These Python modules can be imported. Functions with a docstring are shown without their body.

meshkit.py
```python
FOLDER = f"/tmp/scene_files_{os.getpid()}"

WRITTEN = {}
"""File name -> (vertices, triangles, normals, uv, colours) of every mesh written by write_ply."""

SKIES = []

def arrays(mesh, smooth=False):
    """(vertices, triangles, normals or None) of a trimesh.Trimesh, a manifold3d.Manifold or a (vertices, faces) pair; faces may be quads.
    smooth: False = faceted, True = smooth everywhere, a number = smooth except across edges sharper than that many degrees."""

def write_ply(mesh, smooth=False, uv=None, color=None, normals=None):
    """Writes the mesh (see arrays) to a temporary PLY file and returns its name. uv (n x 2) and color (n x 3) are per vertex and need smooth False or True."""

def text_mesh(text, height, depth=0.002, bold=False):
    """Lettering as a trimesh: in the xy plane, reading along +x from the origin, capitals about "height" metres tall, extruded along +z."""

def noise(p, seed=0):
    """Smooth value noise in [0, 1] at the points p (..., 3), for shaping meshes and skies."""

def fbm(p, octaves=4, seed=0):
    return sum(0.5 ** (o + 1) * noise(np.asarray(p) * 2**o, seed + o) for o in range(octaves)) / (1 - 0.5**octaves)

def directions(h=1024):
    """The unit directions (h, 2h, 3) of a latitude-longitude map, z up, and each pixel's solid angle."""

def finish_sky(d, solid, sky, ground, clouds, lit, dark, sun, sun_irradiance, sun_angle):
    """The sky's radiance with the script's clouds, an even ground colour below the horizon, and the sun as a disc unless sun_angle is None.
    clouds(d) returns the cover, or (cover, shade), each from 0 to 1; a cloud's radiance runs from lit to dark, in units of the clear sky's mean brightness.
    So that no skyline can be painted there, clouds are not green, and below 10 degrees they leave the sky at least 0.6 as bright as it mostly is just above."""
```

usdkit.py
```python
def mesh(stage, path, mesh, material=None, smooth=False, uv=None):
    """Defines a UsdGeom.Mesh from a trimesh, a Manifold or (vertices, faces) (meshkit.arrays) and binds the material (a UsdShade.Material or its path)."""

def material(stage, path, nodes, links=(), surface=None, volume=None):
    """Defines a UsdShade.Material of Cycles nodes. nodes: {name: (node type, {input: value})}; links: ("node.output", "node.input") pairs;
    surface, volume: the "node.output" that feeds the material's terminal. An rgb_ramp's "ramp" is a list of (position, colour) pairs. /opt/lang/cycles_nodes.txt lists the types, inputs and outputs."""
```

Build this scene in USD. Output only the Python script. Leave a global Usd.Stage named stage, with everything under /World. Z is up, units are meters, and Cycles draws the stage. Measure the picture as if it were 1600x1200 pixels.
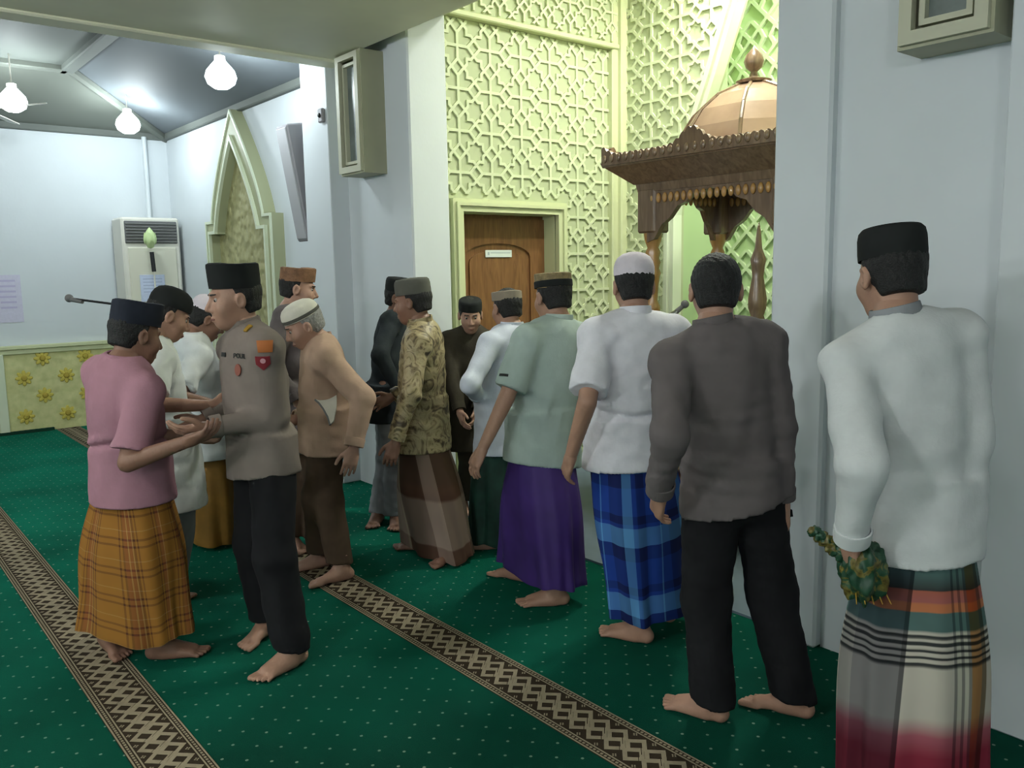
import math, sys, numpy as np, trimesh, shapely, manifold3d
from shapely.geometry import Polygon, LineString, MultiPolygon, Point, box as sbox
from shapely import affinity
from shapely.ops import unary_union
from pxr import Usd, UsdGeom, UsdLux, UsdShade, Gf, Sdf
sys.path.insert(0, "/opt/lang")
import usdkit, meshkit

stage = Usd.Stage.CreateInMemory()
UsdGeom.SetStageUpAxis(stage, UsdGeom.Tokens.z)
UsdGeom.SetStageMetersPerUnit(stage, 1.0)
UsdGeom.Xform.Define(stage, "/World")
UsdGeom.Scope.Define(stage, "/World/Looks")

# ------------------------------------------------------------------ camera
# World: z up, x along the qibla wall (to the right), y into the qibla wall, origin on the carpet below the camera.
CAM_H, FPX, YAW, PITCH, ROLL = 1.62, 1321.4, -0.8849, 0.1342, 0.0173

def cam_axes():
    cy, sy = math.cos(YAW), math.sin(YAW)
    f, r, d = np.array([sy, cy, 0]), np.array([cy, -sy, 0]), np.array([0, 0, -1.0])
    cp, sp = math.cos(PITCH), math.sin(PITCH)
    f2, d2 = cp * f + sp * d, cp * d - sp * f
    cr, sr = math.cos(ROLL), math.sin(ROLL)
    return np.array([cr * r + sr * d2, -sr * r + cr * d2, f2])

RM, CAM = cam_axes(), np.array([0, 0, CAM_H])
def ray(px, py): return np.array([(px - 800) / FPX, (py - 600) / FPX, 1.0]) @ RM
def on_floor(px, py, z=0.0): d = ray(px, py); return CAM + d * ((z - CAM_H) / d[2])
def on_y(px, py, y): d = ray(px, py); return CAM + d * (y / d[1])
def on_x(px, py, x): d = ray(px, py); return CAM + d * (x / d[0])
def at_depth(px, py, dep): return CAM + ray(px, py) * dep
def depth_of(p): return float((np.asarray(p, float) - CAM) @ RM[2])

cam = UsdGeom.Camera.Define(stage, "/World/Camera")
cam.CreateHorizontalApertureAttr(36.0)
cam.CreateVerticalApertureAttr(27.0)
cam.CreateFocalLengthAttr(FPX * 36.0 / 1600.0)
cam.CreateClippingRangeAttr(Gf.Vec2f(0.05, 100))
_m = np.eye(4); _m[0, :3], _m[1, :3], _m[2, :3], _m[3, :3] = RM[0], -RM[1], -RM[2], CAM
cam.AddTransformOp().Set(Gf.Matrix4d(*_m.ravel().tolist()))
cam.CreateExposureAttr(0.0)

# ------------------------------------------------------------------ light (strengths; the lamps are built where they hang)
BULB_POWER = 72.0         # emission of the LED bulbs of the side bay
UNSEEN_HALL_POWER = 165.0         # emission of unseen hall bulbs behind the camera, lighting the men and near walls
UNSEEN_NICHE_POWER = 270.0       # emission of unseen lamps above the frame, placed to light the prayer niche

dome = UsdLux.DomeLight.Define(stage, "/World/DimOutside")
dome.CreateIntensityAttr(0.02)
dome.GetPrim().SetCustomDataByKey("kind", "structure")

# ------------------------------------------------------------------ helpers
def lin(c):
    """sRGB hex or 0-255 triple -> linear."""
    if isinstance(c, str):
        c = [int(c[i:i + 2], 16) for i in (1, 3, 5)]
    c = np.asarray(c, float) / 255
    return tuple(np.where(c <= 0.04045, c / 12.92, ((c + 0.055) / 1.055) ** 2.4))

_names = {}
def unique(parent, name):
    k = (parent, name)
    n = _names.get(k, 0); _names[k] = n + 1
    return f"{parent}/{name}" + (f"_{n:03d}" if n else "")

def tag(p, label=None, cat=None, group=None, kind=None):
    p = p.GetPrim() if hasattr(p, "GetPrim") else p
    for k, v in (("label", label), ("category", cat), ("group", group), ("kind", kind)):
        if v: p.SetCustomDataByKey(k, v)
    return p

def thing(name, label, cat, loc=(0, 0, 0), group=None, kind=None):
    x = UsdGeom.Xform.Define(stage, unique("/World", name))
    x.AddTranslateOp().Set(Gf.Vec3d(*map(float, loc)))
    tag(x, label, cat, group, kind)
    x.base = None
    return Node(str(x.GetPath()), np.asarray(loc, float))

class Node:
    def __init__(self, path, loc): self.path, self.loc = path, loc
    def GetPrim(self): return stage.GetPrimAtPath(self.path)

def part(name, mesh, mat, parent=None, smooth=False, label=None, kind=None, uv=None, cat=None, group=None):
    """One Mesh prim. Vertices are given in world space; under a thing they are stored relative to its base."""
    pp = parent.path if parent is not None else "/World"
    loc = parent.loc if parent is not None else np.zeros(3)
    path = unique(pp, name)
    v, f = (np.asarray(mesh[0]), np.asarray(mesh[1])) if isinstance(mesh, tuple) else (np.asarray(mesh.vertices), np.asarray(mesh.faces))
    usdkit.mesh(stage, path, (v - loc, f), mat, smooth=smooth, uv=uv)
    tag(stage.GetPrimAtPath(path), label, cat, group, kind)
    return Node(path, loc)

def struct(name, mesh, mat, parent=None, smooth=False):
    return part(name, mesh, mat, parent, smooth, kind="structure" if parent is None else None)

def cat_m(ms): return trimesh.util.concatenate([m for m in ms if m is not None])
def bx(x0, x1, y0, y1, z0, z1):
    m = trimesh.creation.box((abs(x1 - x0), abs(y1 - y0), abs(z1 - z0)))
    m.apply_translation(((x0 + x1) / 2, (y0 + y1) / 2, (z0 + z1) / 2)); return m
def rbox(x0, x1, y0, y1, z0, z1, r=0.01):
    """Box with chamfered edges (hull of inset boxes)."""
    c = []
    for k in range(3):
        lo, hi = np.array([x0, y0, z0], float) + r, np.array([x1, y1, z1], float) - r
        lo[k] -= r; hi[k] += r
        c += [[(lo, hi)[i][0], (lo, hi)[j][1], (lo, hi)[l][2]] for i in (0, 1) for j in (0, 1) for l in (0, 1)]
    return trimesh.convex.convex_hull(np.array(c))
def lathe(profile, n=24, at=(0, 0, 0)):
    m = trimesh.creation.revolve(np.asarray(profile, float), sections=n)
    m.apply_translation(at); return m
def tube(a, b, r0, r1=None, n=10):
    r1 = r0 if r1 is None else r1
    a, b = np.asarray(a, float), np.asarray(b, float)
    L = np.linalg.norm(b - a)
    m = trimesh.creation.revolve(np.array([[0, 0], [r0, 0], [r1, L], [0, L]]), sections=n)
    m.apply_transform(trimesh.geometry.align_vectors([0, 0, 1], (b - a) / L)); m.apply_translation(a); return m
def extrude(poly, d):
    polys = [g for g in getattr(poly, "geoms", [poly]) if g.geom_type == "Polygon" and g.area > 1e-7]
    if not polys: return None
    return trimesh.util.concatenate([trimesh.creation.extrude_polygon(g, d, engine="earcut") for g in polys])
def to_wall(m, origin, ux, uy):
    """Takes a mesh drawn in (u, v, w) to origin + u*ux + v*uy + w*(ux x uy)."""
    ux, uy = np.asarray(ux, float), np.asarray(uy, float)
    T = np.eye(4); T[:3, 0], T[:3, 1], T[:3, 2], T[:3, 3] = ux, uy, np.cross(ux, uy), origin
    m = m.copy(); m.apply_transform(T); return m

# ------------------------------------------------------------------ materials
def M(name, nodes, links, surface): return usdkit.material(stage, f"/World/Looks/{name}", nodes, links, surface)
def plain(name, col, rough=0.6, metal=0.0, spec=0.4, noise=0.0, scale=6.0, bump=0.0, bscale=60.0, coat=0.0, sheen=0.0, emit=None):
    nodes = {"p": ("principled_bsdf", {"base_color": col, "roughness": rough, "metallic": metal, "specular_ior_level": spec, "coat_weight": coat, "sheen_weight": sheen})}
    links = []
    if emit: nodes["p"][1].update({"emission_color": emit[0], "emission_strength": emit[1]})
    if noise or bump:
        nodes["t"] = ("texture_coordinate", {})
    if noise:
        nodes["n"] = ("noise_texture", {"scale": scale, "detail": 4.0, "roughness": 0.6})
        nodes["r"] = ("rgb_ramp", {"ramp": [(0.25, tuple(c * (1 - noise) for c in col)), (0.75, tuple(min(1, c * (1 + noise)) for c in col))]})
        links += [("t.object", "n.vector"), ("n.fac", "r.fac"), ("r.color", "p.base_color")]
    if bump:
        nodes["bn"] = ("noise_texture", {"scale": bscale, "detail": 3.0})
        nodes["b"] = ("bump", {"strength": bump, "distance": 0.01})
        links += [("t.object", "bn.vector"), ("bn.fac", "b.height"), ("b.normal", "p.normal")]
    return M(name, nodes, links, "p.BSDF")

def fabric(name, col, noise=0.10, rough=0.85, bump=0.3, spec=0.2):
    return plain(name, col, rough, spec=spec, noise=noise, scale=9.0, bump=bump * .3, bscale=90.0, sheen=0.0)

white_wall = plain("wall_paint", (0.655, 0.70, 0.73), 0.55, noise=0.03, scale=1.5, bump=0.05, bscale=40)
cream = plain("cream_green_paint", (0.62, 0.66, 0.40), 0.5, noise=0.04, scale=3)
panel_green = plain("lattice_paint", (0.64, 0.69, 0.46), 0.5, noise=0.03, scale=4)
panel_back = plain("lattice_backing", (0.48, 0.53, 0.33), 0.6)
inner_green = plain("inner_niche_paint", (0.52, 0.62, 0.40), 0.5)
inner_back = plain("inner_niche_backing", (0.46, 0.60, 0.33), 0.6)
olive = plain("olive_cream_paint", (0.80, 0.80, 0.62), 0.6, noise=0.08, scale=1.2)
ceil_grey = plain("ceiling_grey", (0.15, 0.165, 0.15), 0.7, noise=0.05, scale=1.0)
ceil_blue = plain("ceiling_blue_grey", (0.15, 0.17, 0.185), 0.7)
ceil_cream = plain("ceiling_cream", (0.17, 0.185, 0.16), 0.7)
door_wood = None
wood = M("carved_wood", {
    "t": ("texture_coordinate", {}), "mp": ("mapping", {"scale": (9, 9, 1.2)}),
    "n": ("noise_texture", {"scale": 3.0, "detail": 5.0, "distortion": 1.2}),
    "r": ("rgb_ramp", {"ramp": [(0.3, (0.13, 0.080, 0.048)), (0.7, (0.24, 0.155, 0.095))]}),  # browns lifted and made less red to include veiling haze
    "p": ("principled_bsdf", {"roughness": 0.28, "coat_weight": 0.4, "coat_roughness": 0.15})},
    [("t.object", "mp.vector"), ("mp.vector", "n.vector"), ("n.fac", "r.fac"), ("r.color", "p.base_color")], "p.BSDF")
gilt = plain("polished_wood_gold", (0.42, 0.22, 0.07), 0.22, coat=0.6, spec=0.6)
door_mat = M("door_wood", {
    "t": ("texture_coordinate", {}), "mp": ("mapping", {"scale": (8, 8, 0.9)}),
    "n": ("noise_texture", {"scale": 4.0, "detail": 5.0, "distortion": 1.5}),
    "r": ("rgb_ramp", {"ramp": [(0.3, (0.17, 0.075, 0.03)), (0.7, (0.27, 0.13, 0.05))]}),
    "p": ("principled_bsdf", {"roughness": 0.4})},
    [("t.object", "mp.vector"), ("mp.vector", "n.vector"), ("n.fac", "r.fac"), ("r.color", "p.base_color")], "p.BSDF")
black = plain("black_plastic", (0.012, 0.013, 0.014), 0.5)
dark_grey = plain("dark_grey_plastic", (0.14, 0.14, 0.14), 0.5)
grey_speaker = plain("grey_speaker", (0.30, 0.29, 0.31), 0.5)
chrome = plain("chrome", (0.7, 0.7, 0.7), 0.15, metal=1.0)
white_plastic = plain("white_plastic", (0.72, 0.70, 0.62), 0.4)
paper_blue = plain("pale_blue_paper", (0.58, 0.64, 0.80), 0.7, noise=0.06, scale=30)
paper_lilac = plain("pale_lilac_paper", (0.62, 0.60, 0.74), 0.7, noise=0.06, scale=30)

# ------------------------------------------------------------------ floor
DOT = 0.0534 * CAM_H     # spacing of the woven dots, a square lattice at 45 degrees to the walls
ox, oy = -0.9235, 0.0
OA = (-1.2928 * CAM_H, 1.5543 * CAM_H)
carpet = M("green_carpet", {
    "g": ("geometry", {}),
    "mp": ("mapping", {"mapping_type": "point", "location": (0, 0, 0), "rotation": (0, 0, 0.7833), "scale": (1, 1, 1)}),
    "sx": ("separate_xyz", {}),
    "ax": ("math", {"math_type": "multiply_add", "value2": 1 / DOT, "value3": 0.0}),
    "ay": ("math", {"math_type": "multiply_add", "value2": 1 / DOT, "value3": 0.0}),
    "fx": ("math", {"math_type": "fraction"}), "fy": ("math", {"math_type": "fraction"}),
    "cx": ("math", {"math_type": "subtract", "value2": 0.5}), "cy": ("math", {"math_type": "subtract", "value2": 0.5}),
    "qx": ("math", {"math_type": "multiply"}), "qy": ("math", {"math_type": "multiply"}),
    "s": ("math", {"math_type": "add"}),
    "lt": ("math", {"math_type": "less_than", "value2": 0.0042}),
    "n": ("noise_texture", {"scale": 1.6, "detail": 3.0}),
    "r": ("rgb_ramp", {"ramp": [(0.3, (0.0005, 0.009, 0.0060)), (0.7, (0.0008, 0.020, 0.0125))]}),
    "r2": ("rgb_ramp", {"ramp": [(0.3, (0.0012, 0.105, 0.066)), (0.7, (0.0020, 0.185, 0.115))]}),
    "lw": ("layer_weight", {"blend": 0.5}), "lr": ("map_range", {"from_min": 0.38, "from_max": 0.80, "to_min": 0.0, "to_max": 1.0, "clamp": True}), "graze_sheen": ("mix", {}),  # sheen painted into the base colour: lighter at low viewing angles
    "mx": ("mix", {"color2": (0.20, 0.29, 0.22)}),
    "bn": ("noise_texture", {"scale": 400.0, "detail": 2.0}), "b": ("bump", {"strength": 0.6, "distance": 0.01}),
    "p": ("principled_bsdf", {"roughness": 0.95, "specular_ior_level": 0.1, "sheen_weight": 0.08, "sheen_roughness": 0.2, "sheen_tint": (0.03, 0.75, 0.42)})},
    [("g.position", "mp.vector"), ("mp.vector", "sx.vector"), ("sx.x", "ax.value1"), ("sx.y", "ay.value1"),
     ("ax.value", "fx.value1"), ("ay.value", "fy.value1"), ("fx.value", "cx.value1"), ("fy.value", "cy.value1"),
     ("cx.value", "qx.value1"), ("cx.value", "qx.value2"), ("cy.value", "qy.value1"), ("cy.value", "qy.value2"),
     ("qx.value", "s.value1"), ("qy.value", "s.value2"), ("s.value", "lt.value1"), ("g.position", "n.vector"), ("n.fac", "r.fac"),
     ("n.fac", "r2.fac"), ("lw.facing", "lr.value"), ("lr.result", "graze_sheen.fac"), ("r.color", "graze_sheen.color1"), ("r2.color", "graze_sheen.color2"), ("graze_sheen.color", "mx.color1"), ("lt.value", "mx.fac"), ("mx.color", "p.base_color"),
     ("g.position", "bn.vector"), ("bn.fac", "b.height"), ("b.normal", "p.normal")], "p.BSDF")
stripe_brown = plain("woven_brown", (0.035, 0.025, 0.016), 0.95, spec=0.1, bump=0.4, bscale=300)
stripe_cream = plain("woven_cream", (0.29, 0.245, 0.17), 0.95, spec=0.1, noise=0.12, scale=30, bump=0.4, bscale=300)

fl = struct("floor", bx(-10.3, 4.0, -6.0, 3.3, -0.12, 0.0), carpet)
niche_floor_mat = plain("blue_grey_floor", (0.16, 0.21, 0.27), 0.6, noise=0.08)
struct("floor", bx(-5.1, -1.9, 3.20, 6.3, -0.12, 0.012), niche_floor_mat)

def stripe(y0, y1, x0=-10.08, x1=1.0):
    base = part("carpet_stripe", bx(x0, x1, y0, y1, 0.0, 0.002), stripe_brown, fl)
    w = y1 - y0; c = (y0 + y1) / 2
    cream_polys = []
    for s in (-1, 1):                                   # border lines, with a row of small squares between them
        e = c + s * w / 2
        for a, b in ((0.002, 0.0075), (0.026, 0.031)):
            cream_polys.append(sbox(x0, min(e - s * a, e - s * b), x1, max(e - s * a, e - s * b)))
        cream_polys += [sbox(x, e - s * 0.0165 - 0.004, x + 0.010, e - s * 0.0165 + 0.004) for x in np.arange(x0, x1, 0.0173)]
        for x in np.arange(x0, x1, DOT):                # little four-petalled flowers in the brown margin
            for dx, dy in ((0, .006), (0, -.006), (.006, 0), (-.006, 0)):
                cream_polys.append(Point(x + dx + DOT * (0.77 if s > 0 else 0.23), e - s * 0.043 + dy).buffer(0.0036, quad_segs=1))
    rings, holes, gaps = [], [], []
    for x in np.arange(x0 + 0.06, x1 - 0.06, DOT):      # chain of interlocking square rings set at 45 degrees
        for s in (-1, 1):
            cx, cy = x + (0.012 if s > 0 else 0) + (DOT * 0.5 if s > 0 else 0), c + s * 0.024
            sq = affinity.rotate(sbox(cx - .036, cy - .036, cx + .036, cy + .036), 45)
            rings.append(sq); holes.append(affinity.rotate(sbox(cx - .020, cy - .017, cx + .020, cy + .017), 45))
            gaps.append(affinity.rotate(sbox(cx + .0335, cy - .036, cx + .036, cy + .012), 45))
    chain = unary_union(rings).difference(unary_union(holes + gaps))
    lines = unary_union(cream_polys)
    m = cat_m([extrude(chain, 0.0012), extrude(lines, 0.0012)]); m.apply_translation((0, 0, 0.002))
    part("woven_motif", m, stripe_cream, base, kind="stuff")
stripe(1.880, 2.113); stripe(0.668, 0.888)

edge_mat = plain("carpet_edge", (0.002, 0.035, 0.018), 0.95)
struct("trim_1", bx(-10.1, -10.03, -2.0, 1.86, 0.0, 0.03), edge_mat)

# ------------------------------------------------------------------ walls
CX = -3.47                                             # axis of the niche
YF, YR, YP, YW = 3.135, 3.18, 3.03, 3.26               # jamb front, recess, pilaster front, plain qibla wall
H1 = 3.65
struct("wall_left", bx(-10.35, -10.1, -6.0, 3.6, 0, H1), white_wall)
struct("wall_front", bx(-10.1, -6.2, YW, 3.5, 0, H1), white_wall)
struct("wall_front", bx(-0.74, 4.0, YW, 3.5, 0, H1), white_wall)
struct("wall_right", bx(4.0, 4.2, -6.0, 3.5, 0, H1), white_wall)
struct("wall_back", bx(-10.3, 4.2, -6.2, -6.0, 0, H1), white_wall)
for s in (-1, 1):
    def sx(a, b): return (CX + s * a, CX + s * b) if s > 0 else (CX - b, CX - a)
    struct("pillar", rbox(*sx(2.31, 2.73), YP, 3.6, 0, H1, 0.006), white_wall)
    struct("wall_front", bx(*sx(1.635, 2.31), YR, 3.44, 0, H1), white_wall)
    struct("pillar", rbox(*sx(1.38, 1.635), YF, 3.445, 0, 4.4, 0.012), white_wall)
struct("wall_front", bx(-4.86, -2.08, YF, 3.4, 3.32, 4.4), white_wall)

# niche shell
XL, XR, YB = -4.93, -2.01, 5.2
struct("wall_niche_left", bx(XL - 0.3, XL - 0.014, 3.44, 3.50, 0, 4.4), panel_back)
nl = struct("wall_niche_left", cat_m([bx(XL - 0.3, XL - 0.014, 3.50, 3.60, 0, 4.4), bx(XL - 0.3, XL - 0.014, 4.51, YB + 0.1, 0, 4.4), bx(XL - 0.3, XL - 0.014, 3.60, 4.51, 2.035, 4.4), bx(XL - 0.34, XL - 0.22, 3.5, 4.6, 0, 2.1)]), panel_back)
struct("wall_niche_right", bx(XR, XR + 0.2, 3.44, 5.4, 0, 4.4), panel_green)
struct("ceiling_niche", bx(-5.2, -1.8, 3.3, 6.4, 4.05, 4.15), cream)

def cell_ribs(a, R=0.31, w=0.036, seed=0):
    """One repeat of the star lattice as a polygon, centred on the star."""
    d = 0.5 - R
    L = []
    star = []
    for k in range(8):
        t = k * math.pi / 4
        star.append((R * math.cos(t), R * math.sin(t)))
        rr = R * math.cos(math.pi / 4) / math.cos(math.pi / 8) * 1.0
        star.append((rr * math.cos(t + math.pi / 8), rr * math.sin(t + math.pi / 8)))
    L.append(shapely.LinearRing(star))
    for (x, y) in ((.5, 0), (-.5, 0), (0, .5), (0, -.5)):
        L.append(shapely.LinearRing([(x + d, y), (x, y + d), (x - d, y), (x, y - d)]))
    for (x, y) in ((.5, .5), (-.5, .5), (.5, -.5), (-.5, -.5)):
        L += [LineString([(x - .5 + d, y), (x + .5 - d, y)]), LineString([(x, y - .5 + d), (x, y + .5 - d)])]
    p = unary_union([l.buffer(w, cap_style=2, join_style=2, mitre_limit=3) for l in L])
    return affinity.scale(p.intersection(sbox(-.5, -.5, .5, .5)), a, a, origin=(0, 0))

def lattice(parent, region, a, origin2, depth, origin, ux, uy, mat, name="lattice_tile", ribs=None):
    """Fills a wall region (u, v) with lattice tiles, each one Mesh under the wall."""
    ribs = cell_ribs(a) if ribs is None else ribs
    u0, v0, u1, v1 = region.bounds
    for i in range(int(math.floor((u0 - origin2[0]) / a)) - 1, int(math.ceil((u1 - origin2[0]) / a)) + 1):
        for j in range(int(math.floor((v0 - origin2[1]) / a)) - 1, int(math.ceil((v1 - origin2[1]) / a)) + 1):
            p = affinity.translate(ribs, origin2[0] + i * a, origin2[1] + j * a).intersection(region)
            if p.is_empty or p.area < 2e-4: continue
            m = extrude(p, depth)
            if m is not None: part(name, to_wall(m, origin, ux, uy), mat, parent)

A = 0.285
# left wall of the niche: u runs towards the hall (so that w points into the niche), v is up
region = sbox(3.445, 0.02, 5.14, 3.34).difference(sbox(3.48, 0, 4.62, 2.16))
lattice(nl, region, A, (3.60 + A / 2, 0.17), 0.014, (XL - 0.014, 0, 0), (0, 1, 0), (0, 0, 1), panel_green)
region = sbox(3.445, 3.40, 5.14, 4.4)
up = struct("wall_niche_left", bx(XL - 0.02, XL + 0.03, 3.445, YB, 3.36, 4.4), panel_back)
lattice(up, region, A * 0.8, (3.60, 3.5), 0.02, (XL + 0.03, 0, 0), (0, 1, 0), (0, 0, 1), panel_green)
struct("trim_2", rbox(XL - 0.03, XL + 0.06, 3.44, YB, 3.345, 3.385, 0.008), cream)
struct("trim_3", cat_m([rbox(XL - 0.03, XL + 0.045, YB - 0.11, YB + 0.02, 0, 4.4, 0.01), rbox(XL - 0.01, XL + 0.085, YB - 0.05, YB + 0.03, 0, 4.4, 0.01)]), cream)
# side strip of lattice next to the jamb
# back wall with the pointed arch
def arch_poly(off):
    pts = [(-0.92, -0.1), (-0.92, 2.02), (-0.90, 2.2), (-0.84, 2.40), (-0.71, 2.62), (-0.54, 3.02), (-0.37, 3.47), (-0.2, 3.86), (0, 4.15)]
    p = Polygon(pts + [(-x, z) for x, z in pts[::-1]])
    return affinity.translate(p.buffer(off, join_style=1), CX, 0)
full = sbox(XL, 0, XR, 4.4)
outer, inner = arch_poly(0.0), arch_poly(-0.10)
nb = struct("wall_niche_back", to_wall(extrude(full.difference(outer.buffer(-0.03)), 0.12), (0, YB + 0.14, 0), (1, 0, 0), (0, 0, 1)), panel_back)
lattice(nb, full.difference(outer).intersection(sbox(XL + 0.07, 0, XR, 4.4)), A, (XL + 0.2, 0.20), 0.014, (0, YB + 0.020, 0), (1, 0, 0), (0, 0, 1), panel_green)
trim_white = plain("pale_green_trim", (0.68, 0.74, 0.56), 0.4)
struct("trim_4", to_wall(extrude(outer.difference(inner).intersection(sbox(-6, 0, 0, 4.4)), 0.10), (0, YB + 0.03, 0), (1, 0, 0), (0, 0, 1)), trim_white)
mid = arch_poly(-0.035).difference(arch_poly(-0.065)).intersection(sbox(-6, 0, 0, 4.4))
struct("trim_4", to_wall(extrude(mid, 0.03), (0, YB - 0.07, 0), (1, 0, 0), (0, 0, 1)), trim_white)
ib = struct("wall_niche_inner", cat_m([bx(XL + 0.3, XR - 0.3, 6.0, 6.1, 0, 4.4), bx(XL + 0.3, XL + 0.5, YB + 0.03, 6.1, 0, 4.4), bx(XR - 0.5, XR - 0.3, YB + 0.03, 6.1, 0, 4.4)]), inner_back)
A2 = 0.30
def diamond_ribs(a):
    L = [LineString([(-.5, 0), (0, .5), (.5, 0), (0, -.5), (-.5, 0)]), LineString([(-.25, -.25), (-.1, 0), (-.25, .25)]), LineString([(.25, -.25), (.1, 0), (.25, .25)]),
         LineString([(-.5, .5), (-.25, .25)]), LineString([(.5, .5), (.25, .25)])]
    p = unary_union([l.buffer(.045, cap_style=2, join_style=2) for l in L])
    return affinity.scale(p.intersection(sbox(-.5, -.5, .5, .5)), a, a, origin=(0, 0))
lattice(ib, sbox(XL + 0.5, 0.5, XR - 0.5, 4.4), A2, (CX, 0.1), 0.03, (0, 6.0, 0), (1, 0, 0), (0, 0, 1), inner_green, ribs=diamond_ribs(A2))

# door in the left wall of the niche
d0, d1, dz = 3.60, 4.51, 2.035
dr = part("door_1", bx(XL - 0.20, XL - 0.16, d0, d1, 0, dz), door_mat, kind="structure")
fr = Polygon([(4.60, 0), (4.60, 2.125), (3.51, 2.125), (3.51, 0), (3.60, 0), (3.60, 2.035), (4.51, 2.035), (4.51, 0)])
part("door_frame", to_wall(extrude(fr, 0.05), (XL - 0.022, 0, 0), (0, 1, 0), (0, 0, 1)), cream, dr)
fr2 = Polygon([(4.575, 0), (4.575, 2.10), (3.535, 2.10), (3.535, 0), (3.56, 0), (3.56, 2.075), (4.55, 2.075), (4.55, 0)])
part("door_moulding", to_wall(extrude(fr2, 0.018), (XL + 0.028, 0, 0), (0, 1, 0), (0, 0, 1)), cream, dr)
part("door_jamb", cat_m([bx(XL - 0.22, XL - 0.02, d0 - 0.02, d0 + 0.004, 0, dz), bx(XL - 0.22, XL - 0.02, d1 - 0.004, d1 + 0.02, 0, dz), bx(XL - 0.22, XL - 0.02, d0, d1, dz - 0.004, dz + 0.02)]), cream, dr)
th = np.linspace(0, math.pi, 13)
def arched(y0, y1, z0, z1, rise):
    c, hw = (y0 + y1) / 2, (y1 - y0) / 2
    return Polygon([(y0, z0), (y0, z1)] + [(c - hw * math.cos(t), z1 + rise * math.sin(t)) for t in th[1:-1]] + [(y1, z1), (y1, z0)])
stile = sbox(d0, 0.02, d1, dz - 0.03).difference(arched(d0 + 0.12, d1 - 0.15, 1.02, 1.72, 0.10)).difference(sbox(d0 + 0.12, 0.18, d1 - 0.15, 0.9))
part("door_rails", to_wall(extrude(stile, 0.016), (XL - 0.16, 0, 0), (0, 1, 0), (0, 0, 1)), door_mat, dr)
part("raised_panel", to_wall(extrude(arched(d0 + 0.17, d1 - 0.20, 1.07, 1.68, 0.085), 0.012), (XL - 0.16, 0, 0), (0, 1, 0), (0, 0, 1)), door_mat, dr)
part("raised_panel", to_wall(extrude(sbox(d0 + 0.17, 0.23, d1 - 0.2, 0.85), 0.012), (XL - 0.16, 0, 0), (0, 1, 0), (0, 0, 1)), door_mat, dr)
part("door_handle", cat_m([tube((XL - 0.15, d1 - 0.07, 1.0), (XL - 0.09, d1 - 0.07, 1.0), 0.011), tube((XL - 0.09, d1 - 0.07, 1.0), (XL - 0.09, d1 - 0.19, 1.0), 0.010)]), chrome, dr, smooth=40)
sg = thing("door_sign", "small white nameplate on the brown wooden door", "sign", (XL - 0.14, 4.03, 1.75))
part("plate", rbox(XL - 0.147, XL - 0.139, 3.915, 4.17, 1.715, 1.770, 0.002), plain("sign_white", (0.72, 0.78, 0.74), 0.4), sg)
part("print", cat_m([bx(XL - 0.1392, XL - 0.1384, 3.935, 3.952, 1.733, 1.755), bx(XL - 0.1392, XL - 0.1384, 3.962, 4.155, 1.746, 1.752)]), plain("sign_print", (0.42, 0.50, 0.52), 0.5), sg)

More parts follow.
